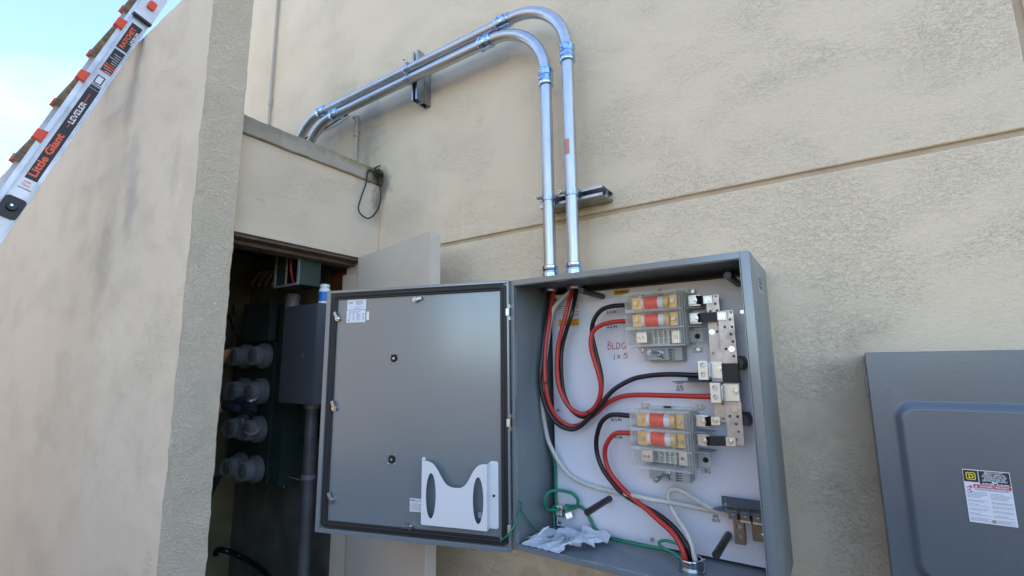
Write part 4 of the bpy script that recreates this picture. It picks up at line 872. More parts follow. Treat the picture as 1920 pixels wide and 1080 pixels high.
ziptie(1017.5, 717.5, -.215, .0185, (0, 0, 1), 'black cable tie holding the red and black cables at the left side')
ziptie(1108, 776, -.185, .0145, (.7, -.1, .6), 'black cable tie at the bottom of the red and black loop')

# ================================================================== plastic bag with papers on the enclosure floor
bagt = thing('parts_bag', (-.87, -.28, Z0+T), 'clear plastic bag and crumpled white papers lying on the enclosure floor', 'bag')
def sheet(poly, zfun, mt, nm, seed, amp=.006, n=34, zoff=0):
    """crumpled sheet: poly = 4 floor corners (x,y)"""
    m = MB(); rg = random.Random(seed); off = Vector((rg.uniform(0, 50), rg.uniform(0, 50), 0)); G = []
    for i in range(n+1):
        row = []
        for k in range(n+1):
            u, v = i/n, k/n
            x = (poly[0][0]*(1-u)+poly[1][0]*u)*(1-v)+(poly[3][0]*(1-u)+poly[2][0]*u)*v
            y = (poly[0][1]*(1-u)+poly[1][1]*u)*(1-v)+(poly[3][1]*(1-u)+poly[2][1]*u)*v
            q = Vector((x, y, 0))*15+off
            d = 1-abs(mnoise.noise(q))*2.2; d2 = 1-abs(mnoise.noise(q*2.6))*2
            x += mnoise.noise(q*1.5+Vector((9, 9, 9)))*.006; y += mnoise.noise(q*1.5+Vector((4, 7, 1)))*.006
            z = Z0+T+zoff+zfun(u, v)+amp*(.9*d+.4*d2+.5)
            row.append(m.bm.verts.new((x, y, z)))
        G.append(row)
    for i in range(n):
        for k in range(n): m.bm.faces.new((G[i][k], G[i+1][k], G[i+1][k+1], G[i][k+1]))
    return m.build(nm, mt, bagt, smooth=28)
def fz(px, py, z=Z0+.015): q = onZ(px, py, z); return (q.x, q.y)
sheet([fz(975, 1021), fz(1052, 1038), fz(1068, 1010), fz(1000, 1008)], lambda u, v: .012*v, M_PAPER, 'crumpled_paper', 1, .008)
sheet([fz(1052, 1030), fz(1115, 1029), fz(1118, 1010), fz(1060, 1014)], lambda u, v: .010+.010*math.sin(3*u), M_PAPER, 'crumpled_paper', 2, .008)
sheet([fz(1088, 1016), fz(1140, 1026), fz(1146, 1012), fz(1092, 998)], lambda u, v: .012+.012*v, M_PAPER, 'crumpled_paper', 3, .008)
sheet([fz(1040, 1003, Z0+.03), fz(1082, 1016), fz(1098, 1006), fz(1052, 990, Z0+.03)], lambda u, v: .010+.010*(1-u), M_PAPER, 'crumpled_paper', 4, .009)
sheet([fz(985, 1018), fz(1090, 1034), fz(1100, 1005), fz(1022, 993, Z0+.05)], lambda u, v: .014+.024*v*(1-u), M_BAG, 'clear_bag', 5, .010)
q = MB(); a_ = onZ(1010, 1004, Z0+.045); b2 = onZ(1029, 987, Z0+.07); q.tube([a_, (a_+b2)/2+Vector((0, 0, .004)), b2], .0022, 8, world=True); q.build('zip_strip', M_WPLAS, bagt)
q = MB(); rg = random.Random(9)
for k in range(6): c = onZ(1063+rg.uniform(-8, 10), 1013+rg.uniform(-3, 3), Z0+.03); q.cyl(c, c+Vector((rg.uniform(-.02, .02), rg.uniform(-.01, .01), .006)), .004, seg=8)
q.build('loose_screw', M_STRUT, bagt)

# ================================================================== SAFETY SWITCH on the right
YS = -.25
sx0, sz1 = onY(1621, 661, YS).x, onY(1621, 661, YS).z
ss = thing('safety_switch', (sx0+.3, 0, .75), 'closed blue-grey safety switch box with embossed cover and danger label', 'safety switch')
SW_ = .62
m = MB(); m.box(sx0+.006, sx0+SW_, YS+.018, -.002, .55, sz1-.004, bev=.003); m.build('housing', M_SWITCH, ss)
# cover with a rounded raised field pressed in it
SX1, SZ0 = sx0+SW_+.004, .54
px0_, pz1_ = onY(1671, 756, YS).x, onY(1700, 751, YS).z
cov = MB(); bm = cov.bm; cov.bev = True
def ringv(x0, x1, z0, z1, r, y, n=8): return [bm.verts.new((x, y, z)) for x, z in rrect(x0, x1, z0, z1, r, n)]
specs = [(0, .0005, 0.020), (0, .003, 0.0015), (.0015, .003, 0)]
rings = [ringv(sx0, SX1, SZ0, sz1, .003, YS+.020), ringv(sx0, SX1, SZ0, sz1, .003, YS+.0015), ringv(sx0+.0015, SX1-.0015, SZ0+.0015, sz1-.0015, .003, YS)]
ex0, ex1, ez1 = px0_, SX1-(px0_-sx0), pz1_
ez0 = onY(1740, 1085, YS).z-.012
for k in range(9):
    t = k/8; a = t*.020; yy = -.016*(.5-.5*math.cos(math.pi*t)); rings.append(ringv(ex0+a, ex1-a, ez0+a, ez1-a, .040-a*.5, YS+yy))
for A, B in zip(rings, rings[1:]):
    n_ = len(A)
    for k in range(n_): bm.faces.new((A[k], A[(k+1) % n_], B[(k+1) % n_], B[k]))
bm.faces.new(rings[-1])
sc_ = cov.build('cover', M_SWITCH, ss, smooth=50)
for pz in (724, ):
    q = onY(1624, pz, YS+.03); m = MB(); m.box(sx0-.006, sx0+.0055, YS+.024, YS+.055, q.z-.026, q.z+.026, bev=.002); m.build('hinge', M_SWITCH, ss)
YLb = YS-.0166
lc = [onY(x, y, YLb) for x, y in ((1804, 879), (1893, 886), (1909, 988), (1818, 979))]
lx0 = (lc[0].x+lc[3].x)/2; lx1 = (lc[1].x+lc[2].x)/2; lz1 = (lc[0].z+lc[1].z)/2; lz0 = (lc[2].z+lc[3].z)/2
LW, LH = lx1-lx0, lz1-lz0
ML = frame((lx0, YLb, lz0), (1, 0, 0), (0, 0, 1))
m = MB(ML); m.box(0, LW, 0, LH, 0, .0005); lab = m.build('danger_label', M_PAPER, sc_, smooth=0)
m = MB(ML); m.box(LW*.012, LW*.325, LH*.765, LH*.985, .0006, .0008); m.box(LW*.345, LW*.985, LH*.735, LH*.985, .0006, .0008); m.build('black_field', M_STK, lab, smooth=0)
m = MB(ML); m.box(LW*.20, LW*.985, LH*.660, LH*.725, .0006, .0008); m.build('red_band', M_REDL, lab, smooth=0)
# square letter emblem
cx, cy, sS = LW*.168, LH*.875, LW*.105
shape(rrect(cx-sS, cx+sS, cy-sS, cy+sS, .003), [rrect(cx-sS*.80, cx+sS*.80, cy-sS*.80, cy+sS*.80, .002)], ML @ Matrix.Translation((0, 0, .001)), .0002, M_YELP, lab, 'emblem_frame')
shape([(cx-sS*.56, cy-sS*.58), (cx+sS*.25, cy-sS*.58), (cx+sS*.55, cy-sS*.35), (cx+sS*.55, cy+sS*.35), (cx+sS*.25, cy+sS*.58), (cx-sS*.56, cy+sS*.58), (cx-sS*.56, cy+sS*.36), (cx-sS*.40, cy+sS*.36), (cx-sS*.40, cy-sS*.36), (cx-sS*.56, cy-sS*.36)],
      [rrect(cx-sS*.14, cx+sS*.28, cy-sS*.32, cy+sS*.32, .0008)], ML @ Matrix.Translation((0, 0, .001)), .0002, M_YELP, lab, 'emblem_letter')
for k, s_ in enumerate(('HEAVY DUTY', 'SAFETY SWITCH', 'INTERRUPTOR DE', 'SEGURIDAD DE', 'SERVICIO PESADO')):
    text(s_, .0050, ML @ Matrix.Translation((LW*.665, LH*(.945-k*.037), .0009)), M_STKW, lab, align='CENTER', bold=.00008, ext=.0001)
text('200A', .0048, ML @ Matrix.Translation((LW*.67, LH*.777, .0009)), M_STKW, lab, align='CENTER', ext=.0001) if False else None
m = MB(ML); lines(m, LW*.40, LW*.66, LH*.745, LH*.760, 1, .0018, .0009, seed=31); lines(m, LW*.70, LW*.95, LH*.745, LH*.760, 1, .0018, .0009, seed=32); lines(m, LW*.60, LW*.72, LH*.772, LH*.79, 1, .0028, .0009, seed=33); m.build('small_print', M_STKW, lab, smooth=0)
text('DANGER / PELIGRO', .0054, ML @ Matrix.Translation((LW*.63, LH*.677, .0009)), M_STKW, lab, align='CENTER', bold=.0001, ext=.0001)
m = MB(ML); m.prism([(LW*.225, LH*.672), (LW*.285, LH*.672), (LW*.255, LH*.714)], .0009, .0011); m.build('warning_triangle', M_STKW, lab, smooth=0)
m = MB(ML); P3 = lambda x, y: Vector((LW*x, LH*y, .0010))
for s_ in (((.05, .60), (.10, .615), (.13, .655)), ((.13, .655), (.18, .66)), ((.10, .615), (.14, .585), (.115, .56)), ((.13, .655), (.16, .70)), ((.04, .655), (.09, .665))): m.tube([P3(*q) for q in s_], .0007, 6)
m.ball(P3(.11, .678), .0017, (1, .3, 1), 8); m.build('shock_pictogram', M_REDL, lab)
m = MB(ML); lines(m, LW*.22, LW*.95, LH*.615, LH*.65, 2, .0014, .0006, seed=41)
for k, (a, b__) in enumerate(((.46, .60), (.385, .44), (.30, .37), (.22, .285), (.13, .20), (.03, .11))):
    lines(m, LW*.04, LW*.46, LH*a, LH*(b__-.01), max(2, int((b__-a)/.026)), .0011, .0006, seed=50+k); lines(m, LW*.53, LW*.96, LH*(a-.005), LH*(b__-.02), max(2, int((b__-a)/.026)), .0011, .0006, seed=70+k)
m.build('small_print', M_LABG, lab, smooth=0)
for x, y in ((.50, .955), (.52, .055)):
    m = MB(ML); m.cyl((LW*x, LH*y, .0006), (LW*x, LH*y, .0022), .0032, seg=14); m.build('rivet', M_BOLT, lab)

# ================================================================== LADDER
xr = onY(270, 72, YF).x
LU, LV = Vector((0, .3046, .9525)), Vector((0, -.9525, .3046))
MLd = frame((xr, 0, 0), LU, LV)               # local x: up the ladder, y: across the rail, z: towards +x (viewer)
def LD(px, py, xo=0): q = onX(px, py, xr+xo); return q.dot(LU), q.dot(LV)
v0 = (LD(277, 55)[1]+LD(0, 460)[1])/2; v1 = (LD(243, 30)[1]+LD(0, 385)[1])/2
nearu = LD(80, 252); q0 = Vector((xr, 0, 0))+LU*nearu[0]+LV*nearu[1]; q1 = onZ(31, 300, q0.z); WR = abs(q1.x-q0.x)
lad = thing('ladder', (xr-WR/2, -1.45, 0), 'aluminium ladder with orange rung brackets and black stickers leaning on the closet wall', 'ladder')
UB, UT = -.62, 3.75
def rail(xoff, sgn, nm):
    m = MB(MLd)
    z = lambda a: xoff+a*sgn
    def bz(x0, x1, y0, y1, a, b_, bev=0): lo, hi = sorted((z(a), z(b_))); m.box(x0, x1, y0, y1, lo, hi, bev=bev)
    bz(UB, UT, v0+.006, v1-.004, -.010, -.007)                     # web
    bz(UB, UT, v0, v0+.0055, -.030, 0, .0012); bz(UB, UT, v0+.012, v0+.0145, -.0068, -.002)
    bz(UB, UT, v1-.0035, v1, -.030, .0, .0012); bz(UB, UT, v1-.012, v1-.0095, -.0068, -.002); bz(UB, UT, v1+.0002, v1+.018, -.030, -.026)
    return m.build(nm, M_LALU, lad)
rn = rail(0, 1, 'rail'); rf = rail(-WR, -1, 'rail')
du = LD(160, 140)[0]-nearu[0]; vr = nearu[1]
us = [nearu[0]+du*k for k in range(-6, 5)]
for u in us:
    if u < UB+.1 or u > UT-.1: continue
    m = MB(MLd); m.box(u-.017, u+.017, vr-.012, vr+.018, -WR+.012, -.022, bev=.004)
    for k in range(4): m.box(u-.014+k*.008, u-.011+k*.008, vr+.0181, vr+.0195, -WR+.03, -.04)
    m.build('rung', M_LRUNG, lad)
    for a, b_ in ((-.046, -.012), (-WR+.004, -WR+.022)):
        m = MB(MLd); hgt = .020
        m.prism([(u-.030, v1+.0005), (u+.030, v1+.0005), (u+.022, vr+.024), (u-.022, vr+.024)], a, b_); m.build('rung_bracket', M_ORANGE, lad, smooth=0)
ZS = -.0068
def sticker(pa, pb, va, vb, mt, nm='sticker', z=ZS):
    a, b_ = LD(*pa, -.007)[0], LD(*pb, -.007)[0]; m = MB(MLd); m.box(a, b_, v0+va, v0+vb, z, z+.0005); return m.build(nm, mt, rn, smooth=0), a, b_
hW = v1-v0
s1, a1, b1 = sticker((68, 342), (176, 168), hW*.20, hW*.76, M_STK)
def ltext(s_, u, v, size, mt, st, sx=1, bold=0., z=ZS+.0007, shear=0, sp=1.): return text(s_, size, MLd @ Matrix.Translation((u, v0+v, z)), mt, st, bold=bold, sx=sx, ext=.0001, shear=shear, spacing=sp)
L1 = b1-a1
ltext('Little Giant', a1+L1*.03, hW*.36, hW*.50, M_STKO, s1, sx=L1*.50/(hW*.50*5.15), bold=.0012)
m = MB(MLd); m.box(a1+L1*.555, a1+L1*.94, v0+hW*.475, v0+hW*.505, ZS+.0006, ZS+.0008); m.build('orange_stripe', M_STKO, s1, smooth=0)
ltext('LEVELER', a1+L1*.60, hW*.36, hW*.36, M_STKW, s1, sx=L1*.30/(hW*.36*4.6), bold=.0008)
m = MB(MLd); m.box(b1+.002, b1+.02, v0+hW*.22, v0+hW*.74, ZS, ZS+.0005); m.box(b1+.024, b1+.029, v0+hW*.22, v0+hW*.74, ZS, ZS+.0005); s1b = m.build('sticker', M_STK, rn, smooth=0)
m = MB(MLd); m.box(b1+.034, b1+.085, v0+hW*.30, v0+hW*.72, ZS, ZS+.0005); s1c = m.build('sticker', M_STK, rn, smooth=0)
m = MB(MLd); m.box(b1+.040, b1+.079, v0+hW*.36, v0+hW*.66, ZS+.0006, ZS+.0008); m.build('white_patch', M_PAPER, s1c, smooth=0)
s2, a2, b2_ = sticker((52, 356), (63, 345), hW*.20, hW*.76, M_STKW)
for k, s_ in enumerate(('Little', 'Giant')):
    Mt = MLd @ Matrix.Translation(((a2+b2_)/2+(.0035 if k == 0 else -.0125)+.006, v0+hW*.70, ZS+.0007)) @ Matrix.Rotation(-math.pi/2, 4, 'Z') 
    text(s_, .0125, Mt, M_STKO, s2, bold=.0003, ext=.0001)
m = MB(MLd); m.box(a2-.004, a2-.001, v0+hW*.18, v0+hW*.78, ZS, ZS+.0005); m.build('black_line', M_STK, s2, smooth=0)
s3, a3, b3 = sticker((222, 90), (262, 52), hW*.14, hW*.80, M_STK)
L3 = b3-a3
ltext('RATCHET', a3+L3*.06, hW*.44, hW*.34, M_STKO, s3, sx=L3*.86/(hW*.34*4.7), bold=.0008); ltext('LEVELER', a3+L3*.30, hW*.20, hW*.20, M_STKW, s3, sx=L3*.62/(hW*.20*4.6), bold=.0004)
s4, a4, b4 = sticker((190, 133), (220, 93), hW*.14, hW*.78, M_STK)
m = MB(MLd); L4 = b4-a4; m.box(a4, a4+.006, v0+hW*.16, v0+hW*.76, ZS+.0006, ZS+.0008); m.box(a4+L4*.22, a4+L4*.28, v0+hW*.2, v0+hW*.74, ZS+.0006, ZS+.0008); m.box(a4+L4*.32, a4+L4*.36, v0+hW*.2, v0+hW*.74, ZS+.0006, ZS+.0008); m.build('orange_stripe', M_STKO, s4, smooth=0)
m = MB(MLd @ Matrix.Translation((0, 0, 0)))
rg = random.Random(8)
for k in range(9): 
    x = a4+.010+k*L4/11; m.box(x, x+.0022, v0+hW*.24, v0+hW*rg.uniform(.5, .72), ZS+.0006, ZS+.0008)
m.build('small_print', M_STKW, s4, smooth=0)
# hinge lock at the lower left and the head bracket at the top
cu_, cv_ = LD(21, 389); m = MB(MLd); m.prism(rrect(cu_-.048, cu_+.048, v0+.004, v1-.002, .016), -.0065, .010); hk = m.build('lock_plate', M_STK, lad)
m = MB(MLd); m.cyl((cu_, (v0+v1)/2, .0102), (cu_, (v0+v1)/2, .024), .020, .016, seg=20); m.build('lock_knob', M_BLACK, hk); m = MB(MLd); m.cyl((cu_+.004, (v0+v1)/2+.004, .0242), (cu_+.004, (v0+v1)/2+.004, .027), .005, seg=12); m.build('knob_screw', M_BOLT, hk)
ut = LD(262, 36)[0]; m = MB(MLd); m.prism(rrect(ut+.012, ut+.20, v0-.003, v1+.006, .010), -.0062, .012); hb = m.build('head_bracket', M_LALU, lad)
m = MB(MLd); m.box(ut-.004, ut+.0115, v0-.004, v1+.006, -.0060, .016, bev=.003); m.build('rubber_bumper', M_BLACK, hb)
ub = LD(281, 12)[0]; m = MB(MLd); m.prism(rrect(ub-.026, ub+.026, (v0+v1)/2-.018, (v0+v1)/2+.018, .012), .0122, .022); m.build('release_button', M_ORANGE, hb)
for xo in (0, -WR):
    m = MB(MLd); m.box(UB-.05, UB+.02, v0-.006, v1+.006, xo-.034 if xo == 0 else xo-.002, xo+.004 if xo == 0 else xo+.034, bev=.006); m.build('rubber_foot', M_BLACK, lad)
m = MB(MLd)
for u_, vv in ((us[6]+.05 if len(us) > 6 else 2.5, v1+.03), (us[7]-.06, v1+.032)): pass
m.bm.free()

# ================================================================== INSIDE THE CLOSET
ms = thing('meter_stack', (-3.0, -.03, .84), 'dark green meter cabinet panel on the closet back wall behind the round meters', 'meter cabinet')
gA, gB = onY(513, 700, -.19).x, onY(536, 700, -.18).x
m = MB(); m.box(-3.30, gA, -.19, -.026, onY(500, 905, -.19).z, 1.70, bev=.004); m.build('meter_panel', M_GREEN, ms)
m = MB(); m.box(gA+.0015, gB, -.18, -.026, onY(530, 915, -.18).z, 1.93, bev=.003); m.build('side_gutter', M_GREEN, ms)
m = MB(); m.box(onY(455, 600, -.24).x, gA+.001, -.24, -.1915, 1.702, 1.95, bev=.004); m.build('main_cabinet', M_GREEN, ms)
m = MB(); m.box(-3.30, onY(455, 600, -.24).x-.002, -.16, -.027, 1.705, 1.90, bev=.004); m.build('side_cabinet', M_GREEN, ms)
mdl = None; MG = 'round electric meters in two columns in the closet'
ords = ('top', 'second', 'third', 'lowest')
for r_, fc_ in enumerate((((467, 667), (433, 667)), ((460, 735), (429, 733)), ((455, 808), (425, 803)), ((449, 885), (421, 878)))):
    z_ = onY(*fc_[0], -.30).z; xs_ = [onY(*q, -.30).x for q in fc_]
    for c_, x_ in enumerate(xs_):
        lab_ = '%s round glass meter in the %s column inside the dark closet' % (ords[r_], 'right' if c_ == 0 else 'left')
        if mdl is None:
            mdl = thing('electric_meter', (x_, -.195, z_), lab_, 'meter', MG); M = Matrix.Translation((x_, -.195, z_))
            m = MB(M); m.lathe((0, 0, 0), (0, -1, 0), [(0, .078), (.030, .078), (.034, .074), (.034, .066), (.045, .066)], 32); m.build('meter_ring', M_MET, mdl)
            m = MB(M); m.lathe((0, -.046, 0), (0, -1, 0), [(0, .064), (.058, .061), (.066, .056), (.070, .040)], 32); m.build('glass_dome', M_GLASS, mdl, smooth=50)
            m = MB(M); m.lathe((0, -.0465, 0), (0, -1, 0), [(0, .058), (.040, .056), (.041, .03)], 28); fc = m.build('meter_body', M_MET, mdl)
            m = MB(M); m.cyl((0, -.0885, 0), (0, -.0905, 0), .042, seg=24); m.box(-.030, .030, -.094, -.091, .006, .022); m.box(-.020, .020, -.094, -.091, -.024, -.010); m.build('dial', M_BLACK, fc)
        else:
            q = copy_tree(mdl); q.location = (x_, -.195, z_); q['label'] = lab_
cb = thing('wall_cabinet', (-2.3, -.2, 1.35), 'charcoal metal cabinet hanging inside the closet with the blue bottle on top', 'cabinet')
ca, cb2 = onY(535, 575, -.35), onY(528, 757, -.35); cxr = onY(598, 571, -.35).x
m = MB(); m.box(ca.x, cxr, -.35, -.05, 1.356, 1.870, bev=.003); bx = m.build('cabinet_body', M_CAB, cb)
m = MB(); m.box(ca.x+.004, cxr-.004, -.356, -.3505, 1.362, 1.866, bev=.002); m.build('cabinet_door', M_CAB, cb)
q = onY(567, 667, -.356); m = MB(); m.box(q.x-.003, q.x+.003, -.360, -.3562, q.z-.012, q.z+.012, bev=.001); m.build('catch', M_BOLT, cb)
# open gutter box above
ub_ = thing('wiring_gutter', (-2.4, -.3, 1.96), 'open dark green wiring box with vertical dividers above the charcoal cabinet', 'wiring box')
gx0, gx1 = -2.508, -2.286; gyb = onX(600, 537, gx1).y
gz0, gz1 = 1.972, 2.19; t = .004
m = MB(); m.box(gx0, gx1, -.4, gyb, gz0, gz0+t); m.box(gx0, gx1, -.4, gyb, gz1-t, gz1); m.box(gx0, gx0+t, -.4, gyb, gz0+t+.0002, gz1-t-.0002); m.box(gx1-t, gx1, -.4, gyb, gz0+t+.0002, gz1-t-.0002); m.box(gx0+t, gx1-t, gyb-t, gyb-.0002, gz0+t+.0002, gz1-t-.0002)
m.build('box_body', M_GREEN, ub_, smooth=0)
m = MB(); m.box(gx0-.008, gx0+.006, -.408, -.4005, gz0-.004, gz1); m.box(gx1-.010, gx1+.003, -.408, -.4005, gz0-.004, gz1); m.box(gx0+.0062, gx1-.0102, -.408, -.4005, gz0-.004, gz0+.008); m.build('box_flange', M_MET, ub_, smooth=0)
dxx = onY(537, 510, -.4).x
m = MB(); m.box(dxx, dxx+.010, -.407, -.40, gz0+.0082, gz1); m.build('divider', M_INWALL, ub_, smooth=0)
m = MB(); m.box(gx0+.0065, dxx-.0005, -.398, -.394, gz0+.009, gz1-.005); m.build('cover_plate', M_GREEN, ub_, smooth=0)
cable('red_wire', [Vector((dxx+.020, -.385, 2.185)), Vector((dxx+.019, -.388, 2.10)), Vector((dxx+.021, -.382, 2.04)), Vector((dxx+.016, -.36, 1.98))], .006, M_CRED, 'short red wire inside the open wiring box, beside its divider', 'wire')
pc = onY(549, 560, -.22); 
m = MB(); m.cyl((pc.x, -.22, 1.871), (pc.x, -.22, 1.968), .040, seg=24); st_ = m.build('pipe_nipple', M_MET); tag(st_, 'short thick grey pipe between the wiring box and the charcoal cabinet', 'pipe')
bt_ = thing('bottle', (onY(610, 567, -.30).x-.01, -.30, 1.8705), 'white bottle with blue label standing on the charcoal cabinet', 'bottle')
bx_ = bt_.location.x; M = Matrix.Translation((bx_, -.30, 1.8705))
m = MB(M); m.lathe((0, 0, 0), (0, 0, 1), [(0, .026), (.003, .029), (.072, .029), (.082, .024), (.085, .020)], 24); m.build('bottle_body', M_WPLAS, bt_)
m = MB(M); m.lathe((0, 0, .012), (0, 0, 1), [(0, .0293), (.0, .0296), (.050, .0296), (.050, .0293)], 24, cap=False); m.build('bottle_label', M_BLUE, bt_)
m = MB(M); m.lathe((0, 0, .0855), (0, 0, 1), [(0, .024), (.016, .024), (.018, .021)], 24); m.build('cap', M_WPLAS, bt_)
pdn = thing('riser_pipe', (-2.41, -.2, 0), 'thick grey pipe dropping from the charcoal cabinet to the floor', 'pipe')
m = MB(); m.tube([(-2.41, -.2, 0), (-2.41, -.2, 1.352)], .034, 24); m.build('pipe', M_PIPED, pdn)
m = MB(); m.lathe((-2.41, -.2, .95), (0, 0, 1), [(0, .036), (.002, .0375), (.022, .0375), (.024, .036)], 24); m.lathe((-2.41, -.2, 1.318), (0, 0, 1), [(0, .041), (.03, .041)], 12); m.build('pipe_collar', M_MET, pdn)
bk = thing('junction_box', (-2.55, -.07, 1.1), 'small dark green box with ribs behind the thick grey pipe', 'junction box')
m = MB(); m.box(-2.68, -2.47, -.10, -.026, 1.14, 1.352, bev=.003); m.build('box_body', M_GREEN, bk)
m = MB()
for k in range(7): m.box(-2.665+k*.028, -2.657+k*.028, -.104, -.1005, 1.15, 1.34)
m.build('ribs', M_GREEN, bk, smooth=0)
cable('red_wire', [onY(533, 762, -.12), onY(531, 800, -.13), onY(527, 830, -.13), onY(521, 852, -.13), onY(518, 866, -.13)], .0075, M_CRED, 'loose red cable hanging below the charcoal cabinet in the closet', 'wire')
for k in range(4):
    a = onY(474+k*12.5, 531, -.12); t_ = onY(488+k*12.5, 513-k*1.3, -.12); e_ = onY(512+k*7, 509-k*.8, -.10)
    b_ = MB(); b_.tube(catmull([a-Vector((0, 0, .02)), a, t_, e_], 6), .0105, 10, world=True); tag(b_.build('flexible_conduit', M_PIPEP, smooth=60), 'pale flexible conduit arching over the dark cabinet, one of four side by side', 'conduit', 'pale flexible conduits arching over the dark cabinet')
cable('black_wire_coil', [onY(515+9*math.cos(R_(a)), 484+11*math.sin(R_(a)), -.2+.00006*a) for a in range(0, 760, 30)], .006, M_CBLK, 'small black coil of wire hanging under the closet ceiling', 'wire')
cable('hanging_wire', [onY(464, 499, -.03), onY(475, 488, -.035), onY(486, 484, -.035), onY(500, 481, -.05), onY(508, 481, -.15)], .0025, M_CBLK, 'thin wire running to the black coil along the ochre wall', 'wire')
cable('white_cord', [onY(455, 786, -.26), onY(456, 800, -.27), onY(461, 810, -.28), onY(470, 814, -.28), onY(480, 811, -.27), onY(485, 804, -.24), onY(488, 794, -.20)], .0075, M_CWHT, 'short white cord curving in front of the third row of meters', 'cord')
q = onY(489, 793, -.20); m = MB(); m.cyl(q, q+Vector((0, .06, .0)), .012, seg=12); m.ball(q, .014); tag(m.build('cord_fitting', M_BOLT), 'shiny metal fitting at the end of the white cord', 'fitting')
cable('black_cable', [onY(404, 1040, -.3), onY(408, 1031, -.3), onY(425, 1033, -.28), onY(450, 1043, -.2), onY(480, 1060, -.18), onY(500, 1078, -.18), onY(520, 1100, -.18)], .016, M_CBLK, 'thick black cable near the floor of the closet', 'cable')

# ---- worker, almost entirely hidden behind the pier
def skin(name, V, Ed, Rr, m, parent, sub=1, root=0):
    me = bpy.data.meshes.new(name); me.from_pydata([tuple(v) for v in V], Ed, []); o = bpy.data.objects.new(name, me); COL.objects.link(o)
    md = o.modifiers.new('skin', 'SKIN'); md.use_smooth_shade = True
    for i, sv in enumerate(me.skin_vertices[0].data): sv.radius = (Rr[i], Rr[i]) if not isinstance(Rr[i], tuple) else Rr[i]; sv.use_root = (i == root)
    if sub: s_ = o.modifiers.new('sub', 'SUBSURF'); s_.levels = sub; s_.render_levels = sub
    dg = bpy.context.evaluated_depsgraph_get(); me2 = bpy.data.meshes.new_from_object(o.evaluated_get(dg)); bpy.data.objects.remove(o)
    off = Vector((0, 0, 0)); q = parent
    while q is not None: off = off+q.location; q = q.parent
    me2.transform(Matrix.Translation(-off)); me2.materials.clear(); me2.materials.append(m); me2.name = name
    o = bpy.data.objects.new(name, me2); COL.objects.link(o); o.parent = parent; me2.shade_smooth(); return o
hd = onY(405, 634, -.60); bxp = hd.x-.27; byp = -.60
pe = thing('person', (bxp, byp, 0), 'person in dark clothes inside the closet, reaching a gloved hand towards the meters', 'person')
wr = onY(421, 757, -.46); el = onY(372, 790, -.56); shd = Vector((bxp+.10, byp, 1.40))
V = [Vector((bxp-.04, byp, .95)), Vector((bxp-.02, byp, 1.15)), Vector((bxp, byp, 1.35)), Vector((bxp+.07, byp, 1.47)), Vector((hd.x-.07, byp, 1.54)), Vector((hd.x-.01, byp+.005, 1.63)), Vector((hd.x, byp+.005, 1.70)),
     Vector((bxp+.17, byp, 1.43)), el, wr, Vector((bxp-.15, byp, 1.42)), Vector((bxp-.21, byp, 1.15)), Vector((bxp-.18, byp+.12, .93)),
     Vector((bxp+.05, byp, .88)), Vector((bxp-.02, byp-.01, .50)), Vector((bxp-.04, byp, .09)), Vector((bxp-.04, byp+.13, .045)), Vector((bxp-.12, byp, .88)), Vector((bxp-.20, byp-.01, .50)), Vector((bxp-.22, byp, .09)), Vector((bxp-.22, byp+.13, .045))]
Ed = [(0, 1), (1, 2), (2, 3), (3, 4), (4, 5), (5, 6), (3, 7), (7, 8), (8, 9), (3, 10), (10, 11), (11, 12), (0, 13), (13, 14), (14, 15), (15, 16), (0, 17), (17, 18), (18, 19), (19, 20)]
Rr = [.13, .115, .13, .07, .055, .085, .072, .06, .043, .030, .06, .043, .03, .085, .055, .045, .038, .085, .055, .045, .038]
body = skin('body', V, Ed, Rr, M_SKN, pe, 2)
skin('shirt', [V[0], V[1], V[2], V[3]-Vector((0, 0, .03)), V[7], V[7]*.55+V[8]*.45, V[10], V[10]*.45+V[11]*.55], [(0, 1), (1, 2), (2, 3), (3, 4), (4, 5), (3, 6), (6, 7)], [.145, .13, .145, .08, .07, .06, .07, .06], M_NAVY, pe, 2)
skin('trousers', [V[0], V[13], V[14], V[15]+Vector((0, 0, .03)), V[17], V[18], V[19]+Vector((0, 0, .03))], [(0, 1), (1, 2), (2, 3), (0, 4), (4, 5), (5, 6)], [.142, .095, .068, .06, .095, .068, .06], M_NAVY, pe, 2)
m = MB(); m.ball((hd.x, byp-.012, 1.70), .098, (.92, 1.05, .95), 20); m.build('hair', M_HAIR, pe)
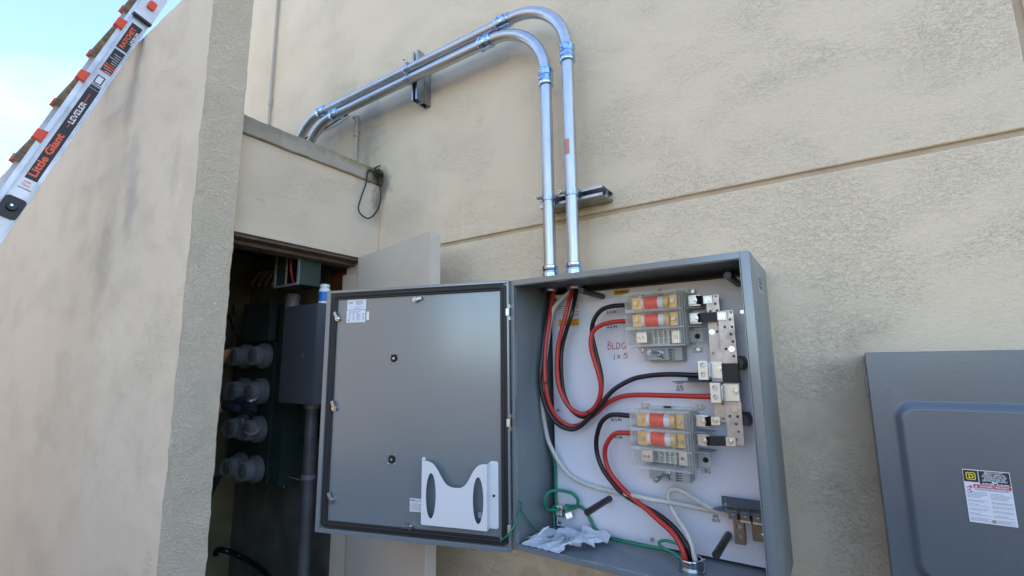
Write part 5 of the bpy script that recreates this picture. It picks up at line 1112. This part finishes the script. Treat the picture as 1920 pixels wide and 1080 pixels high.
# gloved hand: palm and five separate bent fingers closing on a small tool
pal = [wr, onY(432, 762, -.45), onY(446, 765, -.44), onY(456, 766, -.43)]
skin('glove', pal, [(0, 1), (1, 2), (2, 3)], [(.036), (.042, .034), (.048, .030), (.044, .026)], M_NAVY, pe, 2)
for k, (sx_, sy_, L1_) in enumerate(((455, 756, 24), (457, 762, 27), (457, 768, 26), (455, 774, 20))):
    P = [onY(sx_-3, sy_, -.435), onY(sx_+L1_*.42, sy_-1, -.425), onY(sx_+L1_*.80, sy_+2, -.410), onY(sx_+L1_*.92, sy_+6, -.392)]
    skin('glove_finger', P, [(0, 1), (1, 2), (2, 3)], [.0125, .0115, .0105, .009], M_NAVY, pe, 2)
P = [onY(437, 758, -.455), onY(446, 749, -.452), onY(456, 747, -.442), onY(463, 750, -.43)]
skin('glove_finger', P, [(0, 1), (1, 2), (2, 3)], [.015, .0135, .0125, .010], M_NAVY, pe, 2)
q0_, q1_ = onY(468, 763, -.415), onY(470, 752, -.415); m = MB(); m.cyl(q0_, q1_, .009, seg=12); m.cyl(q1_, onY(478, 749, -.38), .007, seg=10); m.cyl(onY(478, 749, -.38), onY(483, 745, -.35), .003, seg=8); tag(m.build('hand_tool', M_WPLAS), 'small white-handled tool held in the gloved hand', 'tool')

for k, pts in enumerate(([(424, 586), (431, 598), (436, 612), (440, 626)], [(437, 572), (438, 590), (437, 606)], [(455, 640), (444, 630), (436, 632), (430, 645)])):
    cable('black_wire', [onY(x, y, -.26-.01*k) for x, y in pts], .008, M_CBLK, ('dark cable sloping down in front of the green cabinets, nearest the pier', 'short dark cable hanging straight in front of the green cabinets', 'dark cable bending just above the top pair of meters')[k], 'wire')
cable('copper_wire', [onY(532, 915, -.12), onY(533, 897, -.12), onY(541, 894, -.12), onY(556, 898, -.14), onY(572, 902, -.17)], .0028, M_BRASS, 'thin bare wire bent from the meter cabinet to the thick grey pipe', 'wire')
def print_marks(pts, r, mt, parent_name, lab, i0, i1, step=.009):
    P = catmull(pts, 14); m = MB(); acc = 0; rg = random.Random(2)
    for a, b in zip(P[i0:i1], P[i0+1:i1+1]):
        acc += (b-a).length
        if acc > step*rg.uniform(.5, 1.2):
            acc = 0; n = (CAM-a).normalized(); t = (b-a).normalized(); n = (n-t*n.dot(t)).normalized(); sd = t.cross(n)
            c = a+n*(r+.0003); w_ = rg.uniform(.0015, .0032); hh = .0016
            q = [c-t*w_-sd*hh, c+t*w_-sd*hh, c+t*w_+sd*hh, c-t*w_+sd*hh]; m.bm.faces.new([m.bm.verts.new(v) for v in q])
    return m
nc = [o for o in bpy.data.objects if o.name.startswith('neutral_cable')][1]
mk = print_marks([onY(*p) for p in ((1278, 920.8, -.175), (1294.8, 930, -.18), (1317, 944.3, -.18), (1337.4, 955, -.185), (1356, 962, -.19), (1382, 968, -.20))], RN, M_INK, None, None, 8, 68)
mk.build('cable_print', M_LABG, nc, smooth=0)
